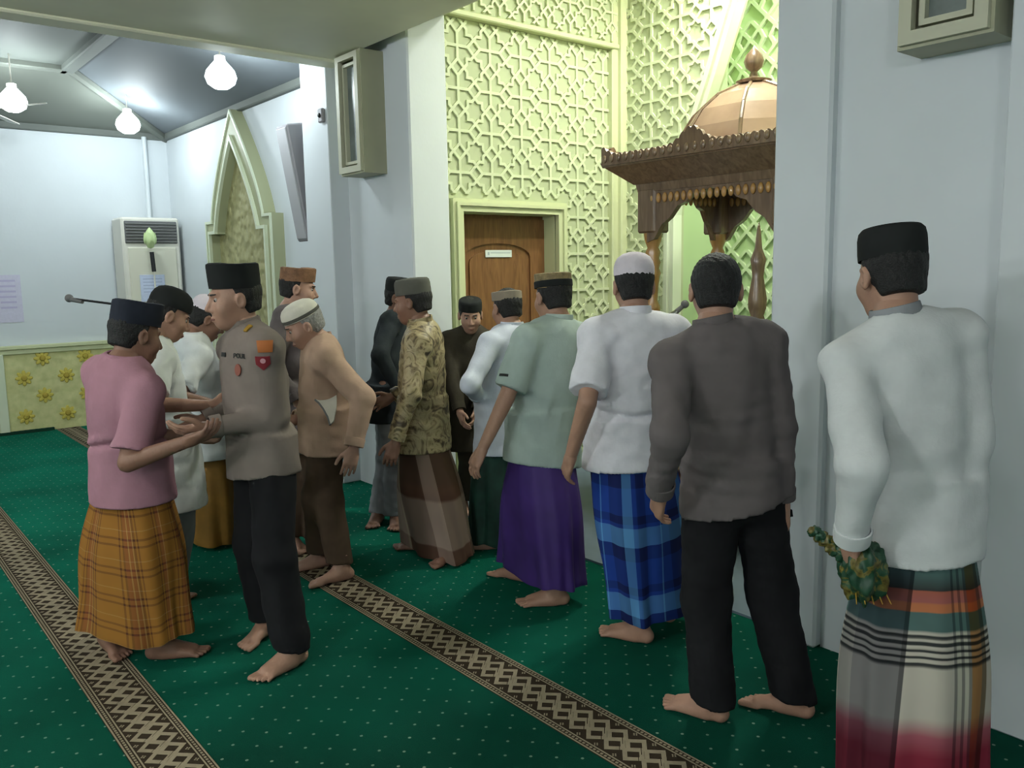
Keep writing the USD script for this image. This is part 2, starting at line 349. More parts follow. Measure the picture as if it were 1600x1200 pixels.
# ------------------------------------------------------------------ ceilings and beam
struct("ceiling_hall", bx(-5.66, 4.0, -6.0, YP + 0.001, 3.12, 3.3), olive)
struct("ceiling_hall", bx(-5.66, 4.0, YP, 3.45, 3.32, 3.45), olive)
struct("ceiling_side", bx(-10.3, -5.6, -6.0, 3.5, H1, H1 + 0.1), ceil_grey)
struct("beam_1", rbox(-5.80, -5.62, -6.0, 3.1, 3.10, 3.66, 0.01), olive)
def quadm(pts, t=0.02):
    p = np.array(pts, float); n = np.cross(p[1] - p[0], p[2] - p[0]); n /= np.linalg.norm(n)
    if n[2] < 0: n = -n
    return trimesh.convex.convex_hull(np.vstack([p, p + n * t]))
xa, xb, ya, yb, z0, z1 = -10.1, -5.8, -1.2, YW, 3.18, 3.56
W = 1.25
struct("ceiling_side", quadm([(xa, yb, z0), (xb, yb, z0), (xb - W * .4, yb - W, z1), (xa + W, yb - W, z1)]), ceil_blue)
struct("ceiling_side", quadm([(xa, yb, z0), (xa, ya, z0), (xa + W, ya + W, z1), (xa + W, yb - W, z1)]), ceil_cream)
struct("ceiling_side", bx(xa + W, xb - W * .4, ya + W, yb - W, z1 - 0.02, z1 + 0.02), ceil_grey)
struct("trim_5", rbox(xa + W - 0.06, xa + W + 0.06, ya + W, yb - W, z1 - 0.07, z1 + 0.01, 0.01), ceil_cream)
struct("trim_5", rbox(xa + W - 0.06, xb - W * .4, yb - W - 0.06, yb - W + 0.06, z1 - 0.07, z1 + 0.01, 0.01), ceil_grey)
hp = np.array([(xa, yb, z0 - 0.02), (xa + W, yb - W, z1 - 0.02)])
struct("trim_5", tube(hp[0], hp[1], 0.05, 0.05, 8), ceil_cream)
struct("trim_6", rbox(xa, xb, yb - 0.05, yb + 0.01, z0 - 0.05, z0 + 0.03, 0.01), ceil_grey)
struct("trim_6", rbox(xa - 0.01, xa + 0.05, ya, yb, z0 - 0.05, z0 + 0.03, 0.01), ceil_grey)
struct("trim_7", tube((-10.04, 3.0, 0), (-10.04, 3.0, 3.15), 0.025, 0.025, 10), white_wall)

# ------------------------------------------------------------------ lamps
bulb_glow = M("bulb_glow", {"e": ("emission", {"color": (0.86, 0.97, 1.0), "strength": BULB_POWER})}, [], "e.emission")
bulb_prof = [(a * 1.7, b * 1.35) for a, b in ((0, -0.075), (0.03, -0.07), (0.058, -0.045), (0.068, -0.01), (0.06, 0.025), (0.04, 0.055), (0.026, 0.075), (0, 0.075))]
bulb_pos = [on_floor(345, 118, 3.10), on_floor(20, 157, 3.15), on_floor(200, 193, 3.12)]
bl = ["glowing round bulb hanging over the pointed wall ornament, the largest of the lit bulbs", "glowing round bulb at the far edge of the side bay beside the ceiling fan", "glowing round bulb high above the floor-standing air conditioner"]
for p, l in zip(bulb_pos, bl):
    t = thing("light_bulb", l, "lamp", p, group=None)
    part("bulb", lathe(bulb_prof, 20, p), bulb_glow, t, smooth=True)
    part("lamp_holder", lathe([(0, 0.08), (0.04, 0.08), (0.04, 0.14), (0.02, 0.15), (0, 0.15)], 16, p), white_plastic, t)
    part("cord", tube(p + [0, 0, 0.14], (p[0], p[1], 3.56), 0.006), white_plastic, t)
unseen_hall_glow = M("unseen_hall_bulb_glow", {"e": ("emission", {"color": (0.95, 0.98, 1.0), "strength": UNSEEN_HALL_POWER})}, [], "e.emission")
for x, y in ((-4.6, -1.3), (-1.4, -1.7), (-1.6, -4.3), (1.7, -1.5), (1.7, -4.3), (-5.0, -4.3)):  # bulbs out of view behind the camera, placed to light people and walls
    p = np.array([x, y, 2.72])
    t = thing("light_bulb", "unseen round bulb behind the camera, lighting the men and the near walls", "lamp", p, group="unseen hall bulbs")
    part("bulb", lathe(bulb_prof, 20, p), unseen_hall_glow, t, smooth=True)
    part("lamp_holder", lathe([(0, 0.08), (0.04, 0.08), (0.04, 0.14), (0.02, 0.15), (0, 0.15)], 16, p), white_plastic, t)
    part("cord", tube(p + [0, 0, 0.14], (x, y, 3.13), 0.006), white_plastic, t)
unseen_niche_glow = M("unseen_niche_lamp_glow", {"e": ("emission", {"color": (0.98, 1.0, 0.90), "strength": UNSEEN_NICHE_POWER})}, [], "e.emission")
for (x, y) in ((-3.6, 4.95), (-3.0, 4.2), (-3.3, 5.65)):  # lamps out of view above the frame, placed to light niche and jamb
    t = thing("unseen_ceiling_light", "unseen round lamp above the frame, lighting the prayer niche", "lamp", (x, y, 4.05), group="unseen niche lamps")
    part("rim", lathe([(0.14, 0), (0.16, 0), (0.16, -0.035), (0.14, -0.035)], 24, (x, y, 4.05)), white_plastic, t)
    part("diffuser", lathe([(0, -0.03), (0.14, -0.03), (0.14, -0.005), (0, -0.005)], 24, (x, y, 4.05)), unseen_niche_glow, t)

# ceiling fan beside the far bulb
fp = on_floor(-25, 172, 3.1)
fan = thing("ceiling_fan", "pale ceiling fan with a curved blade reaching past the far bulb", "fan", fp)
part("hub", lathe([(0, -0.08), (0.08, -0.06), (0.1, 0), (0.07, 0.06), (0, 0.07)], 18, fp), white_plastic, fan, smooth=40)
part("rod", tube(fp + [0, 0, 0.06], (fp[0], fp[1], 3.6), 0.014), white_plastic, fan)
for k in range(3):
    a = 0.55 + k * 2.0944
    m = trimesh.creation.extrude_polygon(Polygon([(0.08, -0.03), (0.3, -0.06), (0.68, -0.055), (0.72, 0.0), (0.68, 0.05), (0.3, 0.05), (0.08, 0.03)]), 0.008)
    m.apply_transform(trimesh.transformations.rotation_matrix(0.2, (1, 0, 0))); m.apply_transform(trimesh.transformations.rotation_matrix(a, (0, 0, 1))); m.apply_translation(fp)
    part("blade", m, white_plastic, fan)

# ------------------------------------------------------------------ dado panel on the left wall
dado_mat = M("dado_relief", {
    "t": ("texture_coordinate", {}), "v": ("voronoi_texture", {"scale": 9.0, "feature": "smooth_f1"}), "n": ("noise_texture", {"scale": 14.0, "detail": 3.0}),
    "r": ("rgb_ramp", {"ramp": [(0.2, (0.50, 0.52, 0.22)), (0.7, (0.66, 0.64, 0.32))]}),
    "b": ("bump", {"strength": 0.8, "distance": 0.02}), "p": ("principled_bsdf", {"roughness": 0.55})},
    [("t.object", "v.vector"), ("t.object", "n.vector"), ("n.fac", "r.fac"), ("r.color", "p.base_color"), ("v.distance", "b.height"), ("b.normal", "p.normal")], "p.BSDF")
flower_mat = plain("flower_gold", (0.60, 0.50, 0.10), 0.5)
flower_core = plain("flower_core", (0.42, 0.32, 0.05), 0.5)
dd = thing("dado_panel", "cream and yellow carved dado panel along the foot of the left wall", "wall panel", (-10.08, 2.2, 0.45))
part("field", bx(-10.1, -10.075, 1.44, 2.56, 0.0, 0.84), dado_mat, dd)
part("cornice", cat_m([rbox(-10.1, -10.03, -1.5, 2.56, 0.885, 0.925, 0.006), rbox(-10.1, -10.05, -1.5, 2.56, 0.835, 0.885, 0.006)]), cream, dd)
part("stile", rbox(-10.1, -10.045, 1.36, 1.45, 0, 0.84, 0.006), trim_white, dd)
part("field", bx(-10.1, -10.075, -1.5, 1.36, 0, 0.84), dado_mat, dd)
for (cx_, cy_) in ((205, 497), (565, 470), (385, 640), (225, 825), (580, 790), (360, 325), (725, 305), (745, 620), (930, 770), (920, 450), (1090, 610)):
    p = on_x(cx_ * .1833, 500 + cy_ * .1833, -10.07)
    if p[1] > 2.45: continue
    pet = [lathe([(0, 0), (0.028, 0.004), (0.022, 0.014), (0, 0.018)], 8) for _ in range(8)]
    for k, q in enumerate(pet):
        q.apply_scale((1.35, .75, 1)); q.apply_translation((0.048, 0, 0)); q.apply_transform(trimesh.transformations.rotation_matrix(k * math.pi / 4, (0, 0, 1)))
    fm = to_wall(cat_m(pet), (-10.075, p[1], p[2]), (0, 1, 0), (0, 0, 1)); 
    
    fn = part("flower_medallion", fm, flower_mat, dd, smooth=40)
    cm = to_wall(lathe([(0, 0), (0.034, 0.01), (0.022, 0.03), (0, 0.034)], 10), (-10.075, p[1], p[2]), (0, 1, 0), (0, 0, 1))
    
    part("flower_centre", cm, flower_core, dd, smooth=40)

# ------------------------------------------------------------------ pointed ornament on the qibla wall
oy0 = 3.15
pl, pr_ = on_y(322, 345, oy0)[0], on_y(424, 330, oy0)[0]
zsh, zap = 2.15, 3.14
oc, ow = (pl + pr_) / 2, (pr_ - pl) / 2
def ogive(w, ap, sh, inn):
    L = [(-w, 0), (-w, sh), (-w + inn, sh), (-w + inn, sh + .02)]
    w2 = w - inn
    for t in np.linspace(0.08, 1, 9):
        L.append((-w2 * (1 - t ** 1.35), sh + (ap - sh) * t))
    return affinity.translate(Polygon(L + [(-x, z) for x, z in L[::-1][1:]]), oc, 0)
orn = thing("pointed_ornament", "tall pointed cream and olive arch ornament with carved field on the white wall", "wall ornament", (oc, YW, 0))
relief = M("olive_relief", {
    "t": ("texture_coordinate", {}), "v": ("voronoi_texture", {"scale": 13.0, "feature": "smooth_f1"}), "n": ("noise_texture", {"scale": 20.0, "detail": 4.0}),
    "r": ("rgb_ramp", {"ramp": [(0.3, (0.33, 0.31, 0.14)), (0.7, (0.42, 0.40, 0.20))]}),
    "b": ("bump", {"strength": 1.0, "distance": 0.03}), "p": ("principled_bsdf", {"roughness": 0.6})},
    [("t.object", "v.vector"), ("t.object", "n.vector"), ("n.fac", "r.fac"), ("r.color", "p.base_color"), ("v.distance", "b.height"), ("b.normal", "p.normal")], "p.BSDF")
o_out, o_in = ogive(ow, zap, zsh, 0.16), ogive(ow - 0.13, zap - 0.28, zsh - 0.13, 0.16)
frame_paint = plain("ornament_frame", (0.38, 0.40, 0.24), 0.5)
part("frame", to_wall(extrude(o_out.difference(o_in), YW - oy0), (0, YW, 0), (1, 0, 0), (0, 0, 1)), frame_paint, orn)
part("bead", to_wall(extrude(o_in.buffer(0.03, join_style=2).difference(o_in), 0.03), (0, oy0, 0), (1, 0, 0), (0, 0, 1)), trim_white, orn)
part("bead", to_wall(extrude(o_out.difference(o_out.buffer(-0.025, join_style=2)), 0.015), (0, oy0, 0), (1, 0, 0), (0, 0, 1)), trim_white, orn)
part("carved_field", to_wall(extrude(o_in, 0.03), (0, YW, 0), (1, 0, 0), (0, 0, 1)), relief, orn)

# ------------------------------------------------------------------ air conditioner and what hangs on it
ac = thing("air_conditioner", "tall white floor-standing air conditioner with a dark top grille in the corner", "air conditioner", (-9.88, 2.9, 0))
ay0, ay1 = on_x(188, 340, -9.7)[1], on_x(279, 340, -9.7)[1]
part("body", rbox(-10.06, -9.70, ay0, ay1, 0, 2.25, 0.02), white_plastic, ac)
part("outlet_grille", rbox(-9.73, -9.69, ay0 + 0.03, ay1 - 0.03, 1.97, 2.21, 0.008), dark_grey, ac)
for k in range(7):
    part("louvre", rbox(-9.70, -9.675, ay0 + 0.04, ay1 - 0.04, 1.985 + k * 0.032, 1.993 + k * 0.032, 0.002), plain(f"louvre_grey_{k}", (0.22, 0.22, 0.21), 0.5) if k == 0 else "/World/Looks/louvre_grey_0", ac)
part("front_panel", rbox(-9.71, -9.685, ay0 + 0.05, ay1 - 0.05, 0.25, 1.93, 0.01), plain("ac_panel", (0.70, 0.68, 0.56), 0.4), ac)
p = on_x(239, 448, -9.68)
notice = thing("paper_notice", "pale blue paper sheet stuck on the front of the air conditioner", "paper", p)
part("sheet", rbox(-9.682, -9.676, p[1] - 0.13, p[1] + 0.13, p[2] - 0.16, p[2] + 0.13, 0.002), paper_blue, notice)
part("print", cat_m([bx(-9.676, -9.6755, p[1] - 0.10, p[1] + 0.10, p[2] + 0.08 - k * 0.035, p[2] + 0.09 - k * 0.035) for k in range(5)]), plain("faint_print", (0.40, 0.46, 0.62), 0.7), notice)
p = on_x(236, 410, -9.6); q = on_x(232, 371, -9.6)
lot = thing("lotus_bud", "pale green lotus bud on a short dark stick before the air conditioner grille", "ornament", p)
part("stick", tube((-9.55, p[1] + .01, p[2] - 0.10), (-9.55, p[1], p[2] + 0.11), 0.022), black, lot)
part("lower_stalk", tube((-9.55, p[1] + .01, 0), (-9.55, p[1] + .01, p[2] - 0.08), 0.008), white_plastic, lot)
bud = plain("lotus_green", (0.55, 0.68, 0.34), 0.5)
part("bud", lathe([(0, -0.12), (0.03, -0.11), (0.05, -0.06), (0.062, -0.02), (0.055, 0.03), (0.03, 0.07), (0.008, 0.10), (0, 0.105)], 14, (-9.55, q[1], q[2])), bud, lot, smooth=60)
for k in range(6):
    m = lathe([(0, -0.06), (0.022, -0.03), (0.028, 0.0), (0.018, 0.04), (0, 0.075)], 8); m.apply_scale((1, .45, 1)); m.apply_translation((0, .055, -.02))
    m.apply_transform(trimesh.transformations.rotation_matrix(k * math.pi / 3, (0, 0, 1))); m.apply_translation((-9.55, q[1], q[2]))
    part("petal", m, bud, lot, smooth=60)
a, b = on_x(-12, 430, -10.09), on_x(38, 503, -10.09)
po = thing("paper_poster", "pale lilac printed poster taped low on the left wall", "poster", (-10.09, (a[1] + b[1]) / 2, (a[2] + b[2]) / 2))
part("sheet", bx(-10.1, -10.094, a[1], b[1], b[2], a[2]), paper_lilac, po)
part("print", cat_m([bx(-10.094, -10.0935, a[1] + 0.05, b[1] - 0.05, a[2] - 0.07 - k * 0.055, a[2] - 0.05 - k * 0.055) for k in range(6)]), plain("lilac_print", (0.50, 0.46, 0.66), 0.7), po)

# microphone on a boom stand behind the man in pink
mt, mb = at_depth(108, 466, 5.2), at_depth(215, 480, 5.0)
mk = thing("microphone_stand", "black microphone on a boom stand against the white left wall", "microphone", (mb[0], mb[1], 0))
part("boom", tube(mb, mt, 0.007), black, mk)
part("microphone", cat_m([tube(mt + (mb - mt) * 0.20 - [0, 0, 0.012], mt - [0, 0, 0.004], 0.012, 0.016), trimesh.creation.icosphere(2, 0.025).apply_translation(mt)]), dark_grey, mk, smooth=40)
part("pole", tube((mb[0], mb[1], 0.02), mb, 0.010), black, mk)
part("tripod_base", lathe([(0, 0), (0.15, 0), (0.15, 0.015), (0.02, 0.04), (0, 0.04)], 20, (mb[0], mb[1], 0)), black, mk)

# column loudspeaker leaning from the wall
sp = thing("column_speaker", "grey column loudspeaker leaning out from the wall on a bracket", "loudspeaker", (-6.42, 3.15, 2.3))
m = rbox(-0.10, 0.10, -0.09, 0.09, -0.45, 0.45, 0.012); gr = rbox(-0.085, 0.085, -0.10, -0.085, -0.43, 0.43, 0.006)
Tm = trimesh.transformations.rotation_matrix(math.radians(9), (1, 0, 0)); pos = (-6.36, 3.09, 2.33)
for q in (m, gr): q.apply_transform(Tm); q.apply_translation(pos)
part("cabinet", m, grey_speaker, sp); part("grille", gr, plain("speaker_grille", (0.40, 0.40, 0.42), 0.6), sp)
part("bracket", cat_m([tube((-6.3, 3.12, 2.6), (-6.28, 3.26, 2.45), 0.02), rbox(-6.33, -6.22, 3.24, 3.26, 2.35, 2.6, 0.004)]), dark_grey, sp)
p = on_y(505, 181, YP)
sn = thing("wall_sensor", "small dark sensor box high on the white pilaster", "sensor", p)
part("case", rbox(p[0] - .035, p[0] + .035, YP - 0.03, YP + 0.002, p[2] - .05, p[2] + .05, 0.008), grey_speaker, sn)
part("lens", lathe([(0, 0), (0.018, 0), (0.012, 0.012), (0, 0.015)], 12).apply_transform(trimesh.transformations.rotation_matrix(math.pi / 2, (1, 0, 0))).apply_translation((p[0], YP - 0.03, p[2])), black, sn)

# deep framed boxes high on both sides of the niche
box_dim_paint = plain("framed_box_dim_paint", (0.40, 0.40, 0.28), 0.55, noise=0.08, scale=4)  # olive cream paint and moulding darkened to include the dim light there
box_dim_moulding = plain("framed_box_dim_moulding", (0.52, 0.52, 0.39), 0.5)
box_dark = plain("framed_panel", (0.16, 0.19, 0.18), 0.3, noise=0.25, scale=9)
for (x0, x1, zb, lab) in ((-5.55, -5.22, 2.30, "deep cream framed box high on the pillar between the wall sensor and the niche"), (-1.515, -1.20, 2.35, "deep cream framed box high on the wall above the man with the plaid sarong")):
    t = thing("framed_box", lab, "wall ornament", ((x0 + x1) / 2, YR, zb))
    ring = sbox(x0, zb, x1, 3.118).difference(sbox(x0 + .03, zb + .03, x1 - .03, 3.09))
    part("case", to_wall(extrude(ring, YR - 3.0), (0, YR, 0), (1, 0, 0), (0, 0, 1)), box_dim_paint, t)
    ring = sbox(x0 + .012, zb + .012, x1 - .012, 3.105).difference(sbox(x0 + .055, zb + .055, x1 - .055, 3.07))
    part("front_moulding", to_wall(extrude(ring, 0.035), (0, 3.012, 0), (1, 0, 0), (0, 0, 1)), box_dim_moulding, t)
    ring = sbox(x0 + .07, zb + .07, x1 - .07, 3.05).difference(sbox(x0 + .09, zb + .09, x1 - .09, 3.03))
    part("inner_moulding", to_wall(extrude(ring, 0.05), (0, 3.05, 0), (1, 0, 0), (0, 0, 1)), box_dim_moulding, t)
    part("backing", bx(x0 + .03, x1 - .03, 3.045, 3.055, zb + .03, 3.09), box_dim_paint, t)
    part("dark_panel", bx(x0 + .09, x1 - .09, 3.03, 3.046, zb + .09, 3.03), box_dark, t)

# ------------------------------------------------------------------ carved pulpit in the niche
MX, MY = -3.22, 4.60
px0, px1, py0, py1 = MX - 0.50, MX + 0.50, 4.25, 4.93
ZC = 2.07
pul = thing("pulpit", "carved dark wooden pulpit with a domed canopy in the green niche", "pulpit", (MX, MY, 0))
part("base", cat_m([rbox(px0 - .06, px1 + .06, py0 + .1, py1 + .06, 0, 0.75, 0.012), rbox(px0 - .1, px1 + .1, py0 + .06, py1 + .1, 0.0, 0.09, 0.012), rbox(px0 - .09, px1 + .09, py0 + .07, py1 + .09, 0.70, 0.76, 0.01)]), wood, pul)
for k in range(3):
    part("step", rbox(px0 + .12, px1 - .12, py0 - .38 + k * .16, py0 + .12, 0.012, 0.20 + k * .19, 0.01), wood, pul)
prof = [(0, 0), (0.07, 0), (0.07, .10), (0.05, .12), (0.06, .16), (0.045, .2), (0.03, .26), (0.05, .36), (0.055, .46), (0.04, .56), (0.028, .62), (0.05, .65), (0.05, .68), (0.032, .72), (0.038, .82), (0.045, .88),
        (0.055, .91), (0.04, .94), (0.052, .98), (0.04, 1.01), (0.05, 1.05), (0.036, 1.08), (0.055, 1.13), (0.06, 1.17), (0.06, 1.2), (0, 1.2)]
for (x, y) in ((px0, py0), (px1, py0), (px0, py1), (px1, py1)):
    part("post", lathe([(r, z * 0.95) for r, z in prof], 18, (x, y, 0.72)), gilt, pul, smooth=50)
    part("capital", rbox(x - .075, x + .075, y - .075, y + .075, 1.84, 2.12, 0.012), wood, pul)
def scallop(w, z0, z1):
    """Panel w wide, from z1 down, with a scalloped pointed arch cut from it."""
    n = 7; pts = []
    for i in range(2 * n + 1):
        t = i / (2 * n); x = -w / 2 + 0.06 + (w - 0.12) * t
        env = (z1 - 0.07 - z0) * (1 - abs(2 * t - 1) ** 1.9) + z0
        pts.append((x, env + 0.02 * abs(math.sin(n * math.pi * t))))
    return Polygon([(-w / 2, z1), (-w / 2, z0 - 0.02)] + pts + [(w / 2, z0 - 0.02), (w / 2, z1)])
for (o, ux, w) in (((MX, py0 - .02, 0), (1, 0, 0), px1 - px0), ((MX, py1 + .06, 0), (1, 0, 0), px1 - px0), ((px0 - .02, (py0 + py1) / 2, 0), (0, 1, 0), py1 - py0), ((px1 - .02, (py0 + py1) / 2, 0), (0, 1, 0), py1 - py0)):
    part("arch_panel", to_wall(extrude(scallop(w, 1.80, 2.14), 0.04), o, ux, (0, 0, 1)), wood, pul)
    rng = np.random.default_rng(3)
    car = []
    for k in range(int(w / 0.05)):                     # hanging row of carved drops
        u = -w / 2 + 0.05 + k * 0.05
        if abs(u) > w / 2 - 0.05: continue
        d = lathe([(0, -0.05), (0.012, -0.03), (0.018, -0.01), (0.01, 0.012), (0, 0.02)], 8, (u, 2.05 + 0.01 * rng.random(), 0.045)); 
        d = trimesh.creation.icosphere(1, 0.018); d.apply_scale((1, 1.8, .7)); d.apply_translation((u, 2.055, 0.045)); car.append(to_wall(d, o, ux, (0, 0, 1)))
    part("carved_drops", cat_m(car), gilt, pul, smooth=50, kind="stuff")
def flare(z0, z1, e0, e1):
    P = []
    for z, e in ((z0, e0), (z1, e1)):
        P += [(px0 - e, py0 - e, z), (px1 + e, py0 - e, z), (px1 + e, py1 + e, z), (px0 - e, py1 + e, z)]
    return trimesh.convex.convex_hull(np.array(P))
part("canopy_cornice", cat_m([flare(2.10, 2.15, .07, .08), flare(2.15, 2.26, .09, .22), flare(2.26, 2.29, .23, .24)]), wood, pul)
def crest(w):
    """Carved skyline along one side: pointed middle, raised corners, small leaves between."""
    n = int(w / 0.045); top = []
    for i in range(n * 4 + 1):
        t = i / (n * 4); u = -w / 2 + w * t
        h = 0.035 + 0.09 * math.exp(-((u) / 0.10) ** 2) + 0.05 * math.exp(-((abs(u) - w / 2) / 0.07) ** 2) + 0.016 * abs(math.sin(math.pi * n * t))
        top.append((u, h))
    return Polygon([(-w / 2, -0.02)] + top + [(w / 2, -0.02)])
e = 0.22
for (o, ux, w) in (((MX, py0 - e, 2.29), (1, 0, 0), px1 - px0 + 2 * e), ((MX, py1 + e + .03, 2.29), (1, 0, 0), px1 - px0 + 2 * e), ((px0 - e + .03, (py0 + py1) / 2, 2.29), (0, 1, 0), py1 - py0 + 2 * e), ((px1 + e, (py0 + py1) / 2, 2.29), (0, 1, 0), py1 - py0 + 2 * e)):
    cr = part("carved_crest", to_wall(extrude(crest(w), 0.03), o, ux, (0, 0, 1)), wood, pul)
    leaves = []
    for k in range(int(w / 0.06)):
        d = trimesh.creation.icosphere(1, 0.02); d.apply_scale((.9, 1.3, .5)); d.apply_translation((-w / 2 + .03 + k * .06, 0.02, 0.032)); leaves.append(to_wall(d, o, ux, (0, 0, 1)))
    part("crest_leaves", cat_m(leaves), wood, cr, smooth=50, kind="stuff")
dprof = [(0.54, 2.28), (0.52, 2.34), (0.47, 2.46), (0.39, 2.57), (0.27, 2.66), (0.13, 2.715), (0.05, 2.74)]
wd = plain("dome_wood", (0.36, 0.24, 0.165), 0.22, coat=0.5, noise=0.15, scale=5)
for k in range(8):                                     # eight dome panels with small ribs between them
    a0, a1 = (k - .5) * math.pi / 4 + math.pi / 8 * 0, (k + .5) * math.pi / 4
    V, Fc = [], []
    for i, (r, z) in enumerate(dprof):
        for a_ in (a0, a1): V.append((MX + r * math.cos(a_), MY + r * math.sin(a_) * 0.86, z))
    for i in range(len(dprof) - 1): Fc += [(2 * i, 2 * i + 1, 2 * i + 3), (2 * i, 2 * i + 3, 2 * i + 2)]
    part("dome_panel", (np.array(V), np.array(Fc)), wd, pul)
    rib = [tube(V[2 * i], V[2 * i + 2], 0.012, 0.012, 6) for i in range(len(dprof) - 1)]
    part("dome_rib", cat_m(rib), wood, pul)
part("finial", lathe([(0, 2.72), (0.10, 2.73), (0.11, 2.745), (0.03, 2.77), (0.02, 2.80), (0.05, 2.825), (0.062, 2.86), (0.05, 2.90), (0.018, 2.935), (0, 2.96)], 18, (MX, MY, 0)), wood, pul, smooth=50)
q = on_y(1186, 345, 3.95)
part("newel", lathe([(0, 0), (0.05, 0), (0.05, 1.30), (0.035, 1.34), (0.048, 1.38), (0.05, 1.43), (0.03, 1.55), (0.035, 1.60), (0.042, 1.64), (0.02, 1.70), (0.010, 1.80), (0, q[2] - .012)], 14, (q[0], q[1], 0.012)), wood, pul, smooth=40)
part("handrail", tube((q[0], q[1] + .04, 1.05), (q[0], py0 + .1, 1.35), 0.03), wood, pul)

# chrome microphone by the pulpit
p = at_depth(1057, 487, 4.5)
mk = thing("microphone_stand", "chrome gooseneck microphone on a stand in front of the pulpit", "microphone", (p[0], p[1], 0.012))
part("microphone", cat_m([tube(p + RM[0] * .035 - RM[1] * .03, p - RM[0] * .0, 0.012, 0.014), trimesh.creation.icosphere(2, 0.022).apply_translation(p + RM[0] * .045 - RM[1] * .04)]), dark_grey, mk, smooth=40)
part("collar", tube(p - RM[0] * .035 + RM[1] * .02, p, 0.013), chrome, mk, smooth=40)
part("gooseneck", tube((p[0] - .03, p[1], p[2] - .4), p - RM[0] * .035 + RM[1] * .02, 0.006), chrome, mk)
part("pole", tube((p[0] - .03, p[1], 0.03), (p[0] - .03, p[1], p[2] - .38), 0.011), chrome, mk)
part("foot", lathe([(0, 0), (0.12, 0), (0.12, 0.014), (0.02, 0.03), (0, 0.03)], 20, (p[0] - .03, p[1], 0.012)), black, mk)
#PEOPLE
# ------------------------------------------------------------------ people: skeleton + distance field -> one continuous skin
def snet(fn, lo, hi, h):
    """Vectorised surface nets of a distance field; returns (vertices, quads)."""
    lo = np.asarray(lo, float); n = np.ceil((np.asarray(hi) - lo) / h).astype(int) + 2
    ax = [lo[k] + h * np.arange(n[k]) for k in range(3)]
    c = 4
    nc = -(-n // c) + 1
    cax = [lo[k] + h * c * np.arange(nc[k]) + h * (c - 1) / 2 for k in range(3)]
    G = np.stack(np.meshgrid(*cax, indexing="ij"), -1)
    dc = fn(G.reshape(-1, 3)).reshape(nc)
    near = np.abs(dc) < h * c * 1.6
    val = np.repeat(np.repeat(np.repeat(dc, c, 0), c, 1), c, 2)[:n[0], :n[1], :n[2]].copy()
    msk = np.repeat(np.repeat(np.repeat(near, c, 0), c, 1), c, 2)[:n[0], :n[1], :n[2]]
    idx = np.argwhere(msk)
    if len(idx): val[msk] = fn(lo + h * idx)
    s = val < 0
    cnt = np.zeros(n - 1, np.int8)
    for d in np.ndindex(2, 2, 2):
        cnt += s[d[0]:n[0] - 1 + d[0], d[1]:n[1] - 1 + d[1], d[2]:n[2] - 1 + d[2]]
    cells = np.argwhere((cnt > 0) & (cnt < 8))
    vid = np.full(n - 1, -1, np.int64); vid[tuple(cells.T)] = np.arange(len(cells))
    acc = np.zeros((len(cells), 3)); num = np.zeros(len(cells))
    corners = list(np.ndindex(2, 2, 2))
    cv = np.stack([val[cells[:, 0] + a, cells[:, 1] + b, cells[:, 2] + e] for a, b, e in corners], 1)
    for i, p in enumerate(corners):
        for k in range(3):
            if p[k] == 0:
                q = list(p); q[k] = 1; j = corners.index(tuple(q))
                a, b = cv[:, i], cv[:, j]; m = (a < 0) != (b < 0)
                t = np.where(m, a / np.where(m, a - b, 1), 0)
                pt = np.tile(np.array(p, float), (len(cells), 1)); pt[:, k] += t
                acc[m] += pt[m]; num[m] += 1
    V = lo + h * (cells + acc / num[:, None])
    Q = []
    for k in range(3):
        u, v = (k + 1) % 3, (k + 2) % 3
        sl0 = [slice(None)] * 3; sl1 = [slice(None)] * 3
        sl0[k] = slice(0, n[k] - 1); sl1[k] = slice(1, n[k])
        e = s[tuple(sl0)] != s[tuple(sl1)]
        E_ = np.argwhere(e)
        E_ = E_[(E_[:, u] > 0) & (E_[:, v] > 0) & (E_[:, u] < n[u] - 1) & (E_[:, v] < n[v] - 1)]
        st = s[tuple(E_.T)]
        def at(du, dv):
            w = E_.copy(); w[:, u] -= du; w[:, v] -= dv; return vid[tuple(w.T)]
        q = np.stack([at(1, 1), at(0, 1), at(0, 0), at(1, 0)], 1)
        q[~st] = q[~st][:, ::-1]
        Q.append(q)
    return V, np.concatenate(Q)

def tri(vq):
    v, q = vq
    return v, np.vstack([q[:, [0, 1, 2]], q[:, [0, 2, 3]]])

def smin(ds, k):
    """Smooth union."""
    out = ds[0]
    for d in ds[1:]:
        hh = np.clip(0.5 + 0.5 * (d - out) / k, 0, 1)
        out = d * (1 - hh) + out * hh - k * hh * (1 - hh)
    return out
def cap_(p, a, b, ra, rb):
    a, b = np.asarray(a, float), np.asarray(b, float); ab = b - a
    t = np.clip(((p - a) @ ab) / max(ab @ ab, 1e-9), 0, 1)
    return np.linalg.norm(p - a - t[:, None] * ab, axis=1) - (ra + (rb - ra) * t)
def ell(p, c, r, fr=None):
    q = p - np.asarray(c, float)
    if fr is not None: q = q @ np.asarray(fr).T
    r = np.asarray(r, float)
    k0 = np.linalg.norm(q / r, axis=1); k1 = np.linalg.norm(q / r ** 2, axis=1)
    return k0 * (k0 - 1) / np.maximum(k1, 1e-9)
def wob(p, sc, seed=0):
    """Cheap smooth noise in [-1, 1] for cloth folds."""
    s = np.zeros(len(p)); r = np.random.default_rng(seed)
    for _ in range(5):
        w = r.normal(size=3) * np.asarray(sc); s += np.sin(p @ w + r.uniform(0, 6.28))
    return s / 3.2
def nrm(v): v = np.asarray(v, float); return v / max(np.linalg.norm(v), 1e-9)

